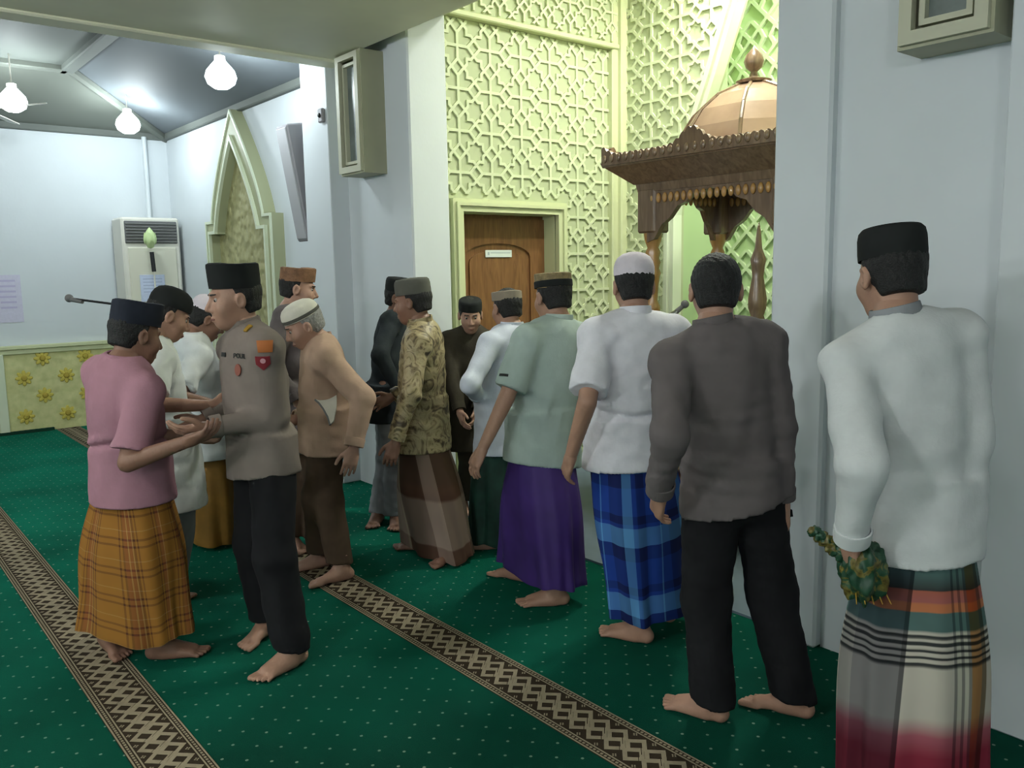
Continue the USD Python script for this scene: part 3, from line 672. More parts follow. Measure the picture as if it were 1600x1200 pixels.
def to_man(vq):
    v, f = tri(vq)
    m = manifold3d.Manifold(manifold3d.Mesh(np.asarray(v, np.float32), np.asarray(f, np.uint32)))
    return m if m.status() == manifold3d.Error.NoError and not m.is_empty() else None

def ik(a, b, l1, l2, pole):
    d = b - a; L = np.linalg.norm(d)
    if L > (l1 + l2) * 0.995: b = a + d / L * (l1 + l2) * 0.995; d = b - a; L = np.linalg.norm(d)
    x = (l1 ** 2 - l2 ** 2 + L ** 2) / (2 * L); hgt = math.sqrt(max(l1 ** 2 - x ** 2, 0))
    u = d / L; pl = np.asarray(pole, float); pl = nrm(pl - u * (pl @ u))
    return a + u * x + pl * hgt, b

def hand_sdf(W, d, nrm_, side, curl, s=1.0):
    """Wrist W, direction d of the hand, palm normal nrm_, side = +1 if the thumb lies along cross(d, n)."""
    d = nrm(d); n = nrm(np.asarray(nrm_) - d * (np.asarray(nrm_) @ d)); t = np.cross(d, n) * side
    F = []
    base = W + d * 0.085 * s
    for i, (off, L, r) in enumerate(((0.030, 0.072, 0.0092), (0.010, 0.080, 0.0096), (-0.011, 0.074, 0.0092), (-0.031, 0.058, 0.0082))):
        p = base + t * off * s; dd = nrm(d + t * off * 1.6); segs = []
        c = curl * (1 + 0.10 * i)
        for k, fr in enumerate((0.45, 0.30, 0.25)):
            ang = c * (0.55, 0.8, 0.6)[k]
            dd = nrm(dd * math.cos(ang) + n * math.sin(ang)); q = p + dd * L * fr * s
            segs.append((p, q, r * s * (1 - .07 * k), r * s * (1 - .07 * (k + 1)))); p = q
        F.append(segs)
    tb = W + d * 0.025 * s + t * 0.026 * s; td = nrm(d * 0.75 + t * 0.75 + n * (0.15 + 0.4 * curl)); ts = []
    p = tb
    for k, L in enumerate((0.038, 0.030, 0.024)):
        q = p + td * L * s; ts.append((p, q, (0.0135 - .0015 * k) * s, (0.012 - .0015 * k) * s)); p = q
        td = nrm(td * 0.9 + d * 0.35 - t * 0.25 * curl)
    fr = np.array([t, n, d])
    def f(p):
        D = [smin([ell(p, W + d * 0.05 * s, np.array([0.040, 0.0155, 0.052]) * s, fr), cap_(p, W + d * .012 * s - t * .004, W + d * .08 * s + t * .018 * s, .022 * s, .015 * s), cap_(p, W + d * .012 * s, W + d * .08 * s - t * .022 * s, .022 * s, .014 * s), cap_(p, W - d * .05 * s, W + d * .03 * s, .025 * s, .022 * s)], .014)]
        out = smin(D + [np.minimum.reduce([cap_(p, *sg) for sg in ts])], .010)
        fing = np.minimum.reduce([np.minimum.reduce([cap_(p, *sg) for sg in segs]) for segs in F])
        return smin([out, fing], .006)
    lo = W - 0.21 * s; hi = W + 0.21 * s
    return f, lo, hi

def head_sdf(H, fr, s, ears=1.0):
    """Head field; H = centre at eye level, fr rows = right, forward, up."""
    def f(p):
        q = (p - H) @ fr.T / s
        x = np.abs(q[:, 0]); a = np.c_[x, q[:, 1:]]
        cr = ell(q, (0, -.012, .030), (.076, .096, .088))
        face = ell(q, (0, .030, -.035), (.060, .066, .082))
        jaw = ell(q, (0, .042, -.088), (.038, .042, .032))
        ck = ell(a, (.038, .058, -.030), (.026, .026, .028))
        d = smin([cr, face, jaw, ck], .030)
        brow = cap_(a, (.012, .088, .026), (.040, .076, .028), .009, .008)
        d = smin([d, brow], .014)
        eye = ell(a, (.031, .096, .006), (.017, .014, .012))
        hh = np.clip(0.5 - 0.5 * (d + eye) / .012, 0, 1); d = d * (1 - hh) - eye * hh + .012 * hh * (1 - hh)   # sockets
        nose = np.minimum(cap_(q, (0, .090, .014), (0, .112, -.030), .007, .0115), cap_(a, (.004, .102, -.034), (.013, .098, -.036), .010, .0085))
        d = smin([d, nose], .010)
        lips = np.minimum(cap_(a, (0, .0975, -.066), (.020, .088, -.067), .006, .004), cap_(a, (0, .096, -.077), (.017, .088, -.075), .0065, .004))
        d = smin([d, lips], .006)
        ear = np.maximum(ell(a, (.080, -.006, -.004), (.011, .021, .033)), -ell(a, (.090, -.002, -.002), (.008, .012, .020)))
        d = smin([d, ear], .008)
        neck = cap_(q, (0, -.022, -.055), (0, -.045, -.19), .053, .056)
        return smin([d, neck], .025) * s
    return f

def cap_mesh(kind, H, fr, s, h=None, tilt=0.0):
    """Headwear as rings round the head. songkok: flat-topped, oval, crease along the crown; kopiah: rounded knitted cap; peci: rounded box."""
    n = 40; th = np.linspace(0, 2 * math.pi, n, endpoint=False)
    c, sn = np.cos(th), np.sin(th)
    if kind == "songkok": rings = [(1.0, 0, 0), (1.01, .03, 0), (1.015, .085, 0), (1.0, .092, .2), (.90, .094, .5), (.5, .088, 1), (.15, .082, 1)]
    elif kind == "peci": rings = [(1.0, 0, 0), (1.01, .02, 0), (1.0, .06, 0), (.96, .078, .2), (.86, .088, .5), (.5, .092, 1), (.15, .094, 1)]
    else: rings = [(1.0, 0, 0), (1.02, .015, 0), (1.01, .035, 0), (.94, .060, 0), (.80, .080, 0), (.55, .095, 0), (.25, .102, 0)]
    hs = 1.0 if h is None else h
    V = []
    inner = [(.955, .012, 0)]
    for r, z, k in inner + rings:
        x, y = .083 * r * c, -.010 + .104 * r * sn
        zz = z * hs + (0.010 * k * (np.abs(sn)) if kind == "songkok" else 0) + (0.006 * sn if kind == "songkok" else 0)
        V.append(np.c_[x, y, np.full(n, 0) + zz])
    V.append(np.array([[0, -.010, rings[-1][1] * hs]]))
    F = []
    m = len(inner) + len(rings)
    for i in range(m - 1):
        for j in range(n):
            a, b = i * n + j, i * n + (j + 1) % n
            F += [(a, b, b + n), (a, b + n, a + n)]
    for j in range(n): F.append(((m - 1) * n + j, (m - 1) * n + (j + 1) % n, m * n))
    V = np.vstack(V); V[:, 2] += .046 - 0.0 + tilt * V[:, 1]
    return (V * s) @ fr + H, np.array(F)

skin_n = [0]
def skin_mat(col):
    skin_n[0] += 1
    return plain(f"skin_{skin_n[0]}", col, 0.5, spec=0.35, noise=0.10, scale=14, bump=0.08, bscale=120)
hair_black = plain("black_hair", (0.012, 0.012, 0.012), 0.6, noise=0.4, scale=60, bump=0.6, bscale=240)
hair_grey = plain("grey_hair", (0.30, 0.30, 0.29), 0.7, noise=0.4, scale=80, bump=0.6, bscale=240)
eye_white = plain("eye_white", (0.34, 0.31, 0.28), 0.35)
lip_mat = plain("lips", (0.20, 0.075, 0.06), 0.5)

def dirphi(g, phi):
    v = nrm(np.array([g[0], g[1], 0.0])); r = np.array([v[1], -v[0], 0.0]); a = math.radians(phi)
    return v * math.cos(a) + r * math.sin(a)

def zrow(g, row):
    """Height above the ground point g that the picture row shows."""
    lo, hi = -0.2, 2.3
    for _ in range(40):
        m = (lo + hi) / 2
        q = RM @ (np.array([g[0], g[1], m]) - CAM)
        if 600 + FPX * q[1] / q[2] > row: lo = m
        else: hi = m
    return lo

def person(name_label, heels, toes, phi, head, hphi, hpitch=0.0, hroll=0.0, s=1.0, head_dep=0.0, skin=(0.26, 0.13, 0.08), cap=None, cap_mat=None, cap_h=None, hair=None,
           shirt=None, hem=None, hem_tilt=0.0, sleeve="long", sleeve_cut=0.62, width=1.0, depth=1.0, collar=None, lower="sarong", lower_mat=None, lower_hem=0.06, lower_hem_px=None,
           hands=(None, None), poles=(None, None), palms=(None, None), hdirs=(None, None), curl=(0.5, 0.5), flare=1.0, face=False, fold=1.0, shirt_name="shirt", hip_shift=(0, 0), seed=0, moustache=False, body_dep=0.0, slit=None, sleeve_r=1.0, sarong_r=1.0, hipx=None, hip_dep=0.0, band=None, crease=None):
    """heels/toes in picture coordinates on the floor (left foot, right foot); head = picture position of the eye-level centre of the head."""
    hl, hr = (on_floor(*heels[0]), on_floor(*heels[1]))
    g = (hl + hr) / 2
    dep = depth_of(g)
    t = thing("person", name_label, "person", (g[0], g[1], 0))
    F0 = dirphi(g, phi); R0 = np.array([F0[1], -F0[0], 0])
    H = at_depth(head[0], head[1], depth_of([g[0], g[1], 1.5]) + head_dep)
    hf = dirphi(g, hphi); pt = math.radians(hpitch)
    hr_ = np.array([hf[1], -hf[0], 0]); hfw = hf * math.cos(pt) - np.array([0, 0, math.sin(pt)]); hup = np.cross(hr_, hfw)
    ro = math.radians(hroll); hr2 = hr_ * math.cos(ro) + hup * math.sin(ro); hup = np.cross(hr2, hfw)
    hfr = np.array([hr2, hfw, hup])
    hs = s
    N = H - hup * 0.125 * s - hfw * 0.040 * s - np.array([0, 0, 0.03 * s])
    hip = np.array([g[0], g[1], 0.0]) + F0 * hip_shift[0] + R0 * hip_shift[1]
    hip[2] = min(max(N[2] - .50 * s, .84 * s), .90 * s)
    if hipx is not None:
        row = 600 + FPX * (RM @ (hip - CAM))[1] / (RM @ (hip - CAM))[2]
        hp_ = at_depth(hipx, row, dep_of_hip := depth_of(hip) + hip_dep); hip[:2] = hp_[:2]
    U = nrm(N - hip); F = nrm(F0 - U * (F0 @ U)); R = np.cross(F, U); L = np.linalg.norm(N - hip)
    fr = np.array([R, F, U])
    SH = {1: N - U * 0.050 * s + R * 0.166 * s * width ** .5, -1: N - U * 0.050 * s - R * 0.166 * s * width ** .5}
    foot_dir = {-1: nrm(np.r_[(on_floor(*toes[0]) - hl)[:2], 0]), 1: nrm(np.r_[(on_floor(*toes[1]) - hr)[:2], 0])}
    heel = {-1: hl, 1: hr}
    ank = {k: np.array([heel[k][0], heel[k][1], 0.075 * s]) + foot_dir[k] * 0.03 for k in (-1, 1)}
    hipj = {k: hip + R * 0.085 * s * k - np.array([0, 0, .04]) for k in (-1, 1)}
    knee = {}
    for k in (-1, 1):
        ll = np.linalg.norm(hipj[k] - ank[k]) * .502; knee[k], ank_ = ik(hipj[k], ank[k], ll, ll, F0 * 1.0 + np.array([0, 0, 0.01]))
    arm = {}
    for i, k in ((0, -1), (1, 1)):
        hx = hands[i]
        if hx is None: wr = SH[k] + R * k * 0.10 * s + F * 0.05 - np.array([0, 0, 0.50 * s])
        elif len(hx) == 3: wr = at_depth(hx[0], hx[1], depth_of(SH[k]) + hx[2])
        else: wr = None
        pole = poles[i] if poles[i] is not None else (-F * 0.8 + R * k * 0.5 - U * 0.2)
        if poles[i] is not None: pole = F * poles[i][1] + R * poles[i][0] + np.array([0, 0, poles[i][2]])
        el, wr = ik(SH[k], wr, 0.295 * s, 0.262 * s, pole)
        hd = nrm(wr - el)
        if hdirs[i] is not None: hd = nrm(F * hdirs[i][1] + R * hdirs[i][0] + np.array([0, 0, hdirs[i][2]]))
        pn = -R * k if palms[i] is None else F * palms[i][1] + R * palms[i][0] + np.array([0, 0, palms[i][2]])
        arm[k] = (el, wr, hd, pn, curl[i])
    thumb = {}
    # ---- skin
    def body_f(p):
        D = [ell(p, hip + U * .72 * L, (.150 * s * width, .100 * s, .17 * s), fr), ell(p, hip + U * .38 * L, (.140 * s * width, .100 * s * depth, .18 * s), fr), ell(p, hip + U * .02, (.150 * s * width, .105 * s, .12 * s), fr),
             cap_(p, SH[-1], SH[1], .050 * s, .050 * s), cap_(p, N + U * .03, N - U * .10, .050 * s, .07 * s), cap_(p, N + U * 0.01, N + (H - N) * .45, .054 * s, .052 * s)]
        d = smin(D, .05)
        for k in (-1, 1):
            el, wr = arm[k][:2]
            d = smin([d, np.minimum(cap_(p, SH[k], el, .048 * s, .038 * s), cap_(p, el, wr, .040 * s, .026 * s))], .03)
            d = smin([d, smin([cap_(p, hipj[k], knee[k], .070 * s, .046 * s), cap_(p, knee[k], ank[k], .046 * s, .033 * s), ell(p, knee[k] * .65 + ank[k] * .35 - F0 * .012, (.043 * s, .044 * s, .11 * s))], .03)], .03)
        return d
    pts = np.array([N, hip, *SH.values(), *[a[0] for a in arm.values()], *[a[1] for a in arm.values()], *ank.values(), *knee.values()])
    pieces = [snet(body_f, np.minimum(pts.min(0), hip - .2) - .12, np.maximum(pts.max(0), hip + .2) + .12, .012)]
    pieces.append(snet(head_sdf(H, hfr, hs), H - .24 * hs, H + .20 * hs, .0055))
    for k in (-1, 1):
        el, wr, hd, pn, cu = arm[k]
        d_ = nrm(hd); n_ = nrm(pn - d_ * (pn @ d_)); side = 1 if np.cross(d_, n_) @ (F + np.array([0, 0, .6])) > 0 else -1
        f, lo, hi = hand_sdf(wr, hd, pn, side, cu, s * 0.96)
        pieces.append(snet(f, lo, hi, .0045))
        fd = foot_dir[k]; sd = np.array([fd[1], -fd[0], 0]) * k; hp = np.array([heel[k][0], heel[k][1], 0])
        a = ank[k]
        def foot(p, hp=hp, fd=fd, sd=sd, a=a):
            q = lambda x, y, z: hp + (fd * x + sd * y) * s + np.array([0, 0, z * s])
            D = [cap_(p, q(0, 0, .034), q(.08, 0, .036), .033 * s, .034 * s), cap_(p, q(.06, -.006, .050), q(.165, -.016, .024), .036 * s, .022 * s), cap_(p, q(.05, .012, .030), q(.165, .022, .018), .028 * s, .018 * s), cap_(p, a, a + np.array([0, 0, .06]), .036 * s, .036 * s), cap_(p, q(.03, 0, .06), q(.05, 0, .075), .036 * s, .036 * s)]
            d = smin(D, .02)
            toesd = [cap_(p, q(.165, -.030 + .0165 * i, .016), q((.222, .222, .214, .204, .190)[i], -.030 + .019 * i, .013), (.0135, .0105, .010, .0095, .009)[i] * s, (.0125, .0095, .009, .0085, .008)[i] * s) for i in range(5)]
            d = smin([d, np.minimum.reduce(toesd)], .007)
            return np.maximum(d, .003 - p[:, 2])
        pieces.append(snet(foot, np.minimum(hp, hp + fd * .25) - .07 + [0, 0, .06], np.maximum(hp, hp + fd * .25) + .07 + [0, 0, .11], .006))
    mans = [to_man(q) for q in pieces]
    if all(m is not None for m in mans):
        u = manifold3d.Manifold.batch_boolean(mans, manifold3d.OpType.Add)
        mm = u.to_mesh(); bm = (np.array(mm.vert_properties[:, :3]), np.array(mm.tri_verts))
    else:
        print("fallback union", name_label, [m is None for m in mans])
        tm = [trimesh.Trimesh(*tri(q), process=False) for q in pieces]; c_ = trimesh.util.concatenate(tm); bm = (c_.vertices, c_.faces)
    part("body", bm, skin_mat(skin), t, smooth=True)
    # ---- hair, cap, face
    if hair:
        hm = {"black": hair_black, "grey": hair_grey}[hair[0]]
        full = hair[1] == "full"
        def hf_(p):
            q = (p - H) @ hfr.T / s; a = np.c_[np.abs(q[:, 0]), q[:, 1:]]
            d = ell(q, (0, -.016, .032), (.0815, .101, .094 if full else .088))
            d = smin([d, ell(q, (0, -.052, -.03), (.064, .054, .052))], .02)
            d = d + .0025 * np.sin(q[:, 0] * 260 + q[:, 2] * 90) * np.sin(q[:, 1] * 240)
            d = np.maximum(d, q[:, 1] - (0.030 + 0.55 * (q[:, 2] - .0)) if full else q[:, 1] - (.004 + .3 * q[:, 2]))   # hairline
            d = np.maximum(d, -ell(a, (.086, .004, -.006), (.016, .022, .034)))
            d = np.maximum(d, -(q[:, 2] + .068 + .2 * q[:, 1]))
            return d * s
        part("hair", tri(snet(hf_, H - .16, H + .17, .0055)), hm, t, smooth=50)
    if cap:
        cm = cap_mesh(cap, H, hfr, s, cap_h)
        cp = part("cap", cm, cap_mat, t, smooth=45)
        if band:
            n = 40; th_ = np.linspace(0, 2 * math.pi, n, endpoint=False); V = []
            for rr, z in ((1.015, band[0]), (1.045, band[0] + .002), (1.045, band[1] - .002), (1.02, band[1])):
                V.append(np.c_[.083 * rr * np.cos(th_), -.010 + .104 * rr * np.sin(th_), np.full(n, .046 + z)])
            Fc = [q for i in range(3) for j in range(n) for q in ((i * n + j, i * n + (j + 1) % n, (i + 1) * n + (j + 1) % n), (i * n + j, (i + 1) * n + (j + 1) % n, (i + 1) * n + j))]
            part("cap_band", ((np.vstack(V) * s) @ hfr + H, np.array(Fc)), band[2], cp, smooth=45, label="dark band round the cap")
    if face:
        Wp = lambda q: (np.asarray(q) * s) @ hfr + H
        for k in (-1, 1):
            e = part("eye", trimesh.creation.icosphere(2, .0100 * s).apply_translation(Wp((.031 * k, .0775, .006))), eye_white, t, smooth=True)
            part("iris", trimesh.creation.icosphere(2, .0066 * s).apply_translation(Wp((.031 * k, .0825, .0045))), black, e, smooth=True)
            part("eyebrow", tube(Wp((.014 * k, .0965, .027)), Wp((.046 * k, .082, .029)), .0038 * s, .0026 * s, 6), hair_black, t)
        part("mouth", cat_m([tube(Wp((-.019, .0915, -.0715)), Wp((0, .1005, -.0715)), .0032 * s, .0048 * s, 6), tube(Wp((0, .1005, -.0715)), Wp((.019, .0915, -.0715)), .0048 * s, .0032 * s, 6)]), lip_mat, t)
        if moustache: part("moustache", cat_m([tube(Wp((k * .022, .093, -.058)), Wp((0, .1035, -.053)), .003 * s, .005 * s, 6) for k in (-1, 1)]), hair_black, t)
    # ---- shirt
    hemz = zrow(g, hem) if hem is not None else hip[2] - .12
    wdt, dpt = width, depth
    hc = np.array([hip[0], hip[1], hemz])
    S_el = {k: arm[k][0] for k in (-1, 1)}
    tilt = R0 * hem_tilt
    cz = np.array([0, 0, 1.0])
    fr0 = np.array([R0, F0, cz])
    def shirt_f(p):
        D = [ell(p, hip + U * .74 * L, (.170 * s * wdt, .122 * s * (.5 + .5 * dpt), .20 * s), fr), ell(p, hip + U * .40 * L, (.168 * s * wdt, .128 * s * dpt, .22 * s), fr),
             cap_(p, SH[-1], SH[1], .066 * s, .066 * s), cap_(p, N - U * .01, SH[-1], .056 * s, .056 * s), cap_(p, N - U * .01, SH[1], .056 * s, .056 * s)]
        d = smin(D, .055)
        ql = (p - hip) @ fr0.T
        kk = np.clip((hip[2] + .12 - p[:, 2]) / .5, 0, 1)
        ra, rb = (.176 * wdt + .03 * flare * kk) * s, (.140 * dpt + .035 * flare * kk) * s
        q0 = np.sqrt((ql[:, 0] / ra) ** 2 + (ql[:, 1] / rb) ** 2)
        cyl = (q0 - 1) * np.minimum(ra, rb) * .9
        cyl = np.maximum(cyl, p[:, 2] - (hip[2] + .10))
        d = smin([d, cyl], .05)
        for k in (-1, 1):
            el, wr = arm[k][:2]
            if sleeve == "long":
                sl = smin([cap_(p, SH[k], el, .066 * s * sleeve_r, .055 * s * sleeve_r), cap_(p, el, el + (wr - el) * .97, .055 * s * sleeve_r, .042 * s * sleeve_r)], .02)
                sl = np.maximum(sl, (p - (el + (wr - el) * .95)) @ nrm(wr - el))
            else:
                cpt = SH[k] + (el - SH[k]) * sleeve_cut / .62 * .80
                sl = cap_(p, SH[k], el, .070 * s * sleeve_r, .078 * s * sleeve_r)
                sl = np.maximum(sl, (p - cpt) @ nrm(el - SH[k]))
            d = smin([d, sl], .030)
        d = d + .0062 * fold * wob(p, (17, 17, 8), seed) + .0030 * fold * wob(p, (26, 26, 50), seed + 1) - .0035 * fold * np.maximum(wob(p, (34, 34, 16), seed + 2), 0) ** 2
        if crease is not None:
            zc = zrow(g, crease) + .012 * np.sin(p[:, 0] * 14 + seed) + .006 * np.sin(p[:, 1] * 31)
            d = d + .012 * np.exp(-((p[:, 2] - zc) / .010) ** 2) - .006 * np.exp(-((p[:, 2] - zc - .028) / .016) ** 2)
        d = np.maximum(d, (hemz - p[:, 2]) + (p - hip) @ tilt)
        if slit is not None:
            ql2 = ql
            cutp = (hip + R0 * slit[0] * .172 * wdt * s)
            d = np.maximum(d, slit[2] - np.maximum(np.abs((p - cutp) @ F0) * 2.2 + (p[:, 2] - hemz) * slit[1], -((p - cutp) @ R0) * np.sign(slit[0]) - .05))
        neck = cap_(p, N - U * .00 + F * .014, N + U * .16 + F * .02, .059 * s, .066 * s)
        return np.maximum(d, -neck)
    pts2 = np.array([N, hc, *SH.values()] + [a[0] for a in arm.values()] + ([a[1] for a in arm.values()] if sleeve == "long" else []))
    lo = np.minimum(pts2.min(0), np.r_[(hip - .27)[:2], hemz - .02]) - [.09, .09, .06]; hi = np.maximum(pts2.max(0), np.r_[(hip + .27)[:2], N[2]]) + .11
    lo[2] = min(lo[2], hemz - .1 if abs(hem_tilt) > 0 else hemz - .03)
    sh = part(shirt_name, tri(snet(shirt_f, lo, hi, .0105)), shirt, t, smooth=48)
    if collar is not None:
        n = 28; th_ = np.linspace(0, 2 * math.pi, n, endpoint=False); V = []
        for r, z in ((.073, .012), (.069, .04), (.064, .066), (.059, .066), (.060, .02)):
            V.append(N + U * .005 + F * .014 + (np.cos(th_)[:, None] * R * r + np.sin(th_)[:, None] * F * r * 1.06) * s + U * (z * s - .012 * np.sin(th_))[:, None])
        Fc = []
        for i in range(4):
            for j in range(n):
                a, b = i * n + j, i * n + (j + 1) % n; Fc += [(a, b, b + n), (a, b + n, a + n)]
        part("collar", (np.vstack(V), np.array(Fc)), collar, sh, smooth=50)
    if sleeve == "long":
        for k in (-1, 1):
            el, wr = arm[k][:2]; ax_ = nrm(wr - el); c0_ = el + (wr - el) * .80; L_ = np.linalg.norm(wr - el) * .17
            pr2 = [(.0465, 0), (.0478, .003), (.0458, L_ - .003), (.0442, L_), (.0395, L_), (.0420, 0)]
            m_ = trimesh.creation.revolve(np.array([(a * s * sleeve_r, b) for a, b in pr2] + [(pr2[0][0] * s * sleeve_r, 0)]), sections=28)
            m_.apply_transform(trimesh.geometry.align_vectors([0, 0, 1], ax_)); m_.apply_translation(c0_)
            part("cuff", m_, shirt, sh, smooth=40)
    # ---- lower garment
    wz = min(hemz + .07, hip[2] + .02)
    wc = np.array([hip[0], hip[1], wz])
    if lower == "sarong":
        hz = zrow(g, lower_hem_px) if lower_hem_px is not None else lower_hem
        nz, n = 26, 96; th_ = np.linspace(0, 2 * math.pi, n + 1); rng = np.random.default_rng(seed)
        am = [(ank[k] * [1, 1, 0]) for k in (-1, 1)]; c0 = (am[0] + am[1]) / 2
        ph = rng.uniform(0, 6.28, 6); V, UV = [], []
        for i in range(nz + 1):
            u = i / nz; z = wz + (hz - wz) * u
            c = wc * [1, 1, 0] * (1 - u) + c0 * u
            D = np.cos(th_)[:, None] * R0 + np.sin(th_)[:, None] * F0
            ra, rb = .150 * s * width * sarong_r, .120 * s * depth * sarong_r
            w_pt = D * np.c_[np.full(n + 1, 1.0)] * (1 / np.sqrt((np.cos(th_) / ra) ** 2 + (np.sin(th_) / rb) ** 2))[:, None]
            e0, e1 = (am[0] - c0), (am[1] - c0)
            wt = 1 / (1 + np.exp(-(D @ (e1 - e0)) * 14))
            h_pt = e0 * (1 - wt)[:, None] + e1 * wt[:, None] + D * (.115 * s * sarong_r + .02)
            b_ = u ** .8
            P = w_pt * (1 - b_) + h_pt * b_
            kn = math.exp(-((u - .45) / .3) ** 2) * .02
            fo = (.013 * np.sin(3 * th_ + ph[0] + 2 * u) + .008 * np.sin(7 * th_ + ph[1] - 3 * u) + .005 * np.sin(13 * th_ + ph[2])) * (.25 + u) + kn
            fo = fo * np.clip(1.0, 0, 1); fo[-1] = fo[0]
            P = P + D * fo[:, None] + c
            zz = z + (.012 * np.sin(2 * th_ + ph[3]) + .008 * np.sin(5 * th_ + ph[4])) * u
            V.append(np.c_[P[:, :2], zz])
            UV.append(np.c_[th_ / (2 * math.pi) * 1.15, np.full(n + 1, z)])
        V2 = []
        for i in range(nz + 1):
            c = V[i][:-1].mean(0); dd = V[i] - c; dd[:, 2] = 0
            V2.append(V[i] - dd / np.maximum(np.linalg.norm(dd, axis=1, keepdims=True), 1e-6) * .007)
        rows = V + V2[::-1]; uvs = UV + UV[::-1]; Fc = []
        for i in range(len(rows) - 1):
            for j in range(n):
                a = i * (n + 1) + j; Fc += [(a, a + n + 1, a + n + 2), (a, a + n + 2, a + 1)]
        Fc = np.array(Fc)[:, ::-1]
        part("sarong", (np.vstack(rows), Fc), lower_mat, t, smooth=True, uv=np.vstack(uvs))
    else:
        hz = lower_hem
        def tr_f(p):
            D = [ell(p, hip - np.array([0, 0, .0]), (.148 * s * width, .104 * s * depth, .15 * s), fr0)]
            legs = []
            for k in (-1, 1):
                an = ank[k] * [1, 1, 0] + np.array([0, 0, hz])
                lg = smin([cap_(p, hipj[k], knee[k], .096 * s, .084 * s), cap_(p, knee[k], ank[k] - np.array([0, 0, .06]), .084 * s, .074 * s)], .03)
                legs.append(np.maximum(lg, hz - p[:, 2] + .15 * (p - an) @ foot_dir[k]))
            d = smin(D + [smin(legs, .018)], .035)
            d = d + .0055 * fold * wob(p, (14, 14, 10), seed + 5) + .003 * fold * wob(p, (25, 25, 60), seed + 6)
            return np.maximum(d, p[:, 2] - wz)
        pt = np.array([hip, *knee.values(), *ank.values()])
        lo, hi = np.minimum(pt.min(0), hip - .2) - .10, np.maximum(pt.max(0), hip + .2) + .10
        lo[2], hi[2] = hz - .06, wz + .03
        part("trousers", tri(snet(tr_f, lo, hi, .0105)), lower_mat, t, smooth=48)
    t.sk = dict(N=N, U=U, F=F, R=R, SH=SH, arm=arm, hip=hip, H=H, hfr=hfr, L=L, g=g, shirt=sh, shirt_f=shirt_f, F0=F0, R0=R0)
    return t

def plaid(name, ubands, vbands, up=0.16, vp=0.16, mixw=0.5, rough=0.85, mode="mix"):
    """Woven check from the sarong's own cloth coordinates (metres round, metres up)."""
    return M(name, {
        "a": ("attribute", {"attribute": "st"}), "s": ("separate_xyz", {}),
        "mu": ("math", {"math_type": "multiply", "value2": 1 / up}), "mv": ("math", {"math_type": "multiply", "value2": 1 / vp}),
        "fu": ("math", {"math_type": "fraction"}), "fv": ("math", {"math_type": "fraction"}),
        "ru": ("rgb_ramp", {"ramp": ubands, "interpolate": True}), "rv": ("rgb_ramp", {"ramp": vbands, "interpolate": True}),
        "m": ("mix", {"mix_type": mode, "fac": mixw}),
        "p": ("principled_bsdf", {"roughness": rough, "specular_ior_level": 0.2})},
        [("a.vector", "s.vector"), ("s.x", "mu.value1"), ("s.y", "mv.value1"), ("mu.value", "fu.value1"), ("mv.value", "fv.value1"),
         ("fu.value", "ru.fac"), ("fv.value", "rv.fac"), ("ru.color", "m.color1"), ("rv.color", "m.color2"), ("m.color", "p.base_color")], "p.BSDF")

def bands(*items):
    """(width share, colour) list -> sharp ramp stops."""
    tot = sum(w for w, _ in items); x = 0; out = []
    for w, c in items:
        c = lin(c) if isinstance(c, str) else c
        out += [(x / tot + 1e-4, c), ((x + w) / tot - 1e-4, c)]; x += w
    return out

def on_cloth(t, px, py):
    """First point of the shirt under a picture position, and its outward normal."""
    d = ray(px, py); d = d / np.linalg.norm(d); f = t.sk["shirt_f"]; u = 1.2
    for _ in range(200):
        v = float(f((CAM + d * u)[None])[0])
        if v < 5e-4: break
        u += max(v * .7, 4e-4)
    p = CAM + d * u; e = .004
    n = nrm([float(f((p + e * k)[None])[0] - f((p - e * k)[None])[0]) for k in np.eye(3)])
    return p, n
def drape(t, px, py, poly, thick=.003, up=(0, 0, 1.0)):
    """A flat badge (polygon in metres) laid on the shirt at a picture position, following its curve."""
    p, n = on_cloth(t, px, py)
    x = nrm(np.cross(up, n)); y = np.cross(n, x)
    m = extrude(poly, thick) if not isinstance(poly, trimesh.Trimesh) else poly.copy()
    m = m.subdivide_to_size(.012) if not isinstance(poly, trimesh.Trimesh) else m
    V = m.vertices.copy(); q = p + V[:, :1] * x + V[:, 1:2] * y
    for _ in range(6): q = q - n * (t.sk["shirt_f"](q) * .8)[:, None]
    m.vertices = q + n * (V[:, 2:3] + .0025)
    return m
# ------------------------------------------------------------------ cloths
pink_cloth = fabric("pink_shirt", (0.36, 0.185, 0.235))
white_cloth = fabric("white_shirt", (0.66, 0.69, 0.70))
white_lilac = fabric("white_lilac_shirt", (0.74, 0.73, 0.79))
white_blue = fabric("white_blue_shirt", (0.60, 0.64, 0.74))
mint_cloth = fabric("mint_shirt", (0.37, 0.45, 0.42))
taupe_cloth = fabric("taupe_uniform", (0.20, 0.165, 0.145))
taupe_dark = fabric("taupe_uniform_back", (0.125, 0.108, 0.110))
peach_cloth = fabric("peach_shirt", (0.46, 0.315, 0.235))
black_cloth = fabric("black_trousers", (0.010, 0.010, 0.012), noise=0.3)
navy_cloth = fabric("dark_navy_shirt", (0.020, 0.026, 0.030), noise=0.3)
brown_cloth = fabric("brown_trousers", (0.085, 0.055, 0.036), noise=0.2)
dark_brown = fabric("dark_brown_shirt", (0.040, 0.034, 0.024), noise=0.3)
grey_trousers = fabric("grey_trousers", (0.25, 0.26, 0.28))
linen = fabric("grey_white_linen", (0.60, 0.62, 0.63), noise=0.08, bump=0.3)
cap_black = fabric("black_velvet", (0.014, 0.016, 0.016), noise=0.3)
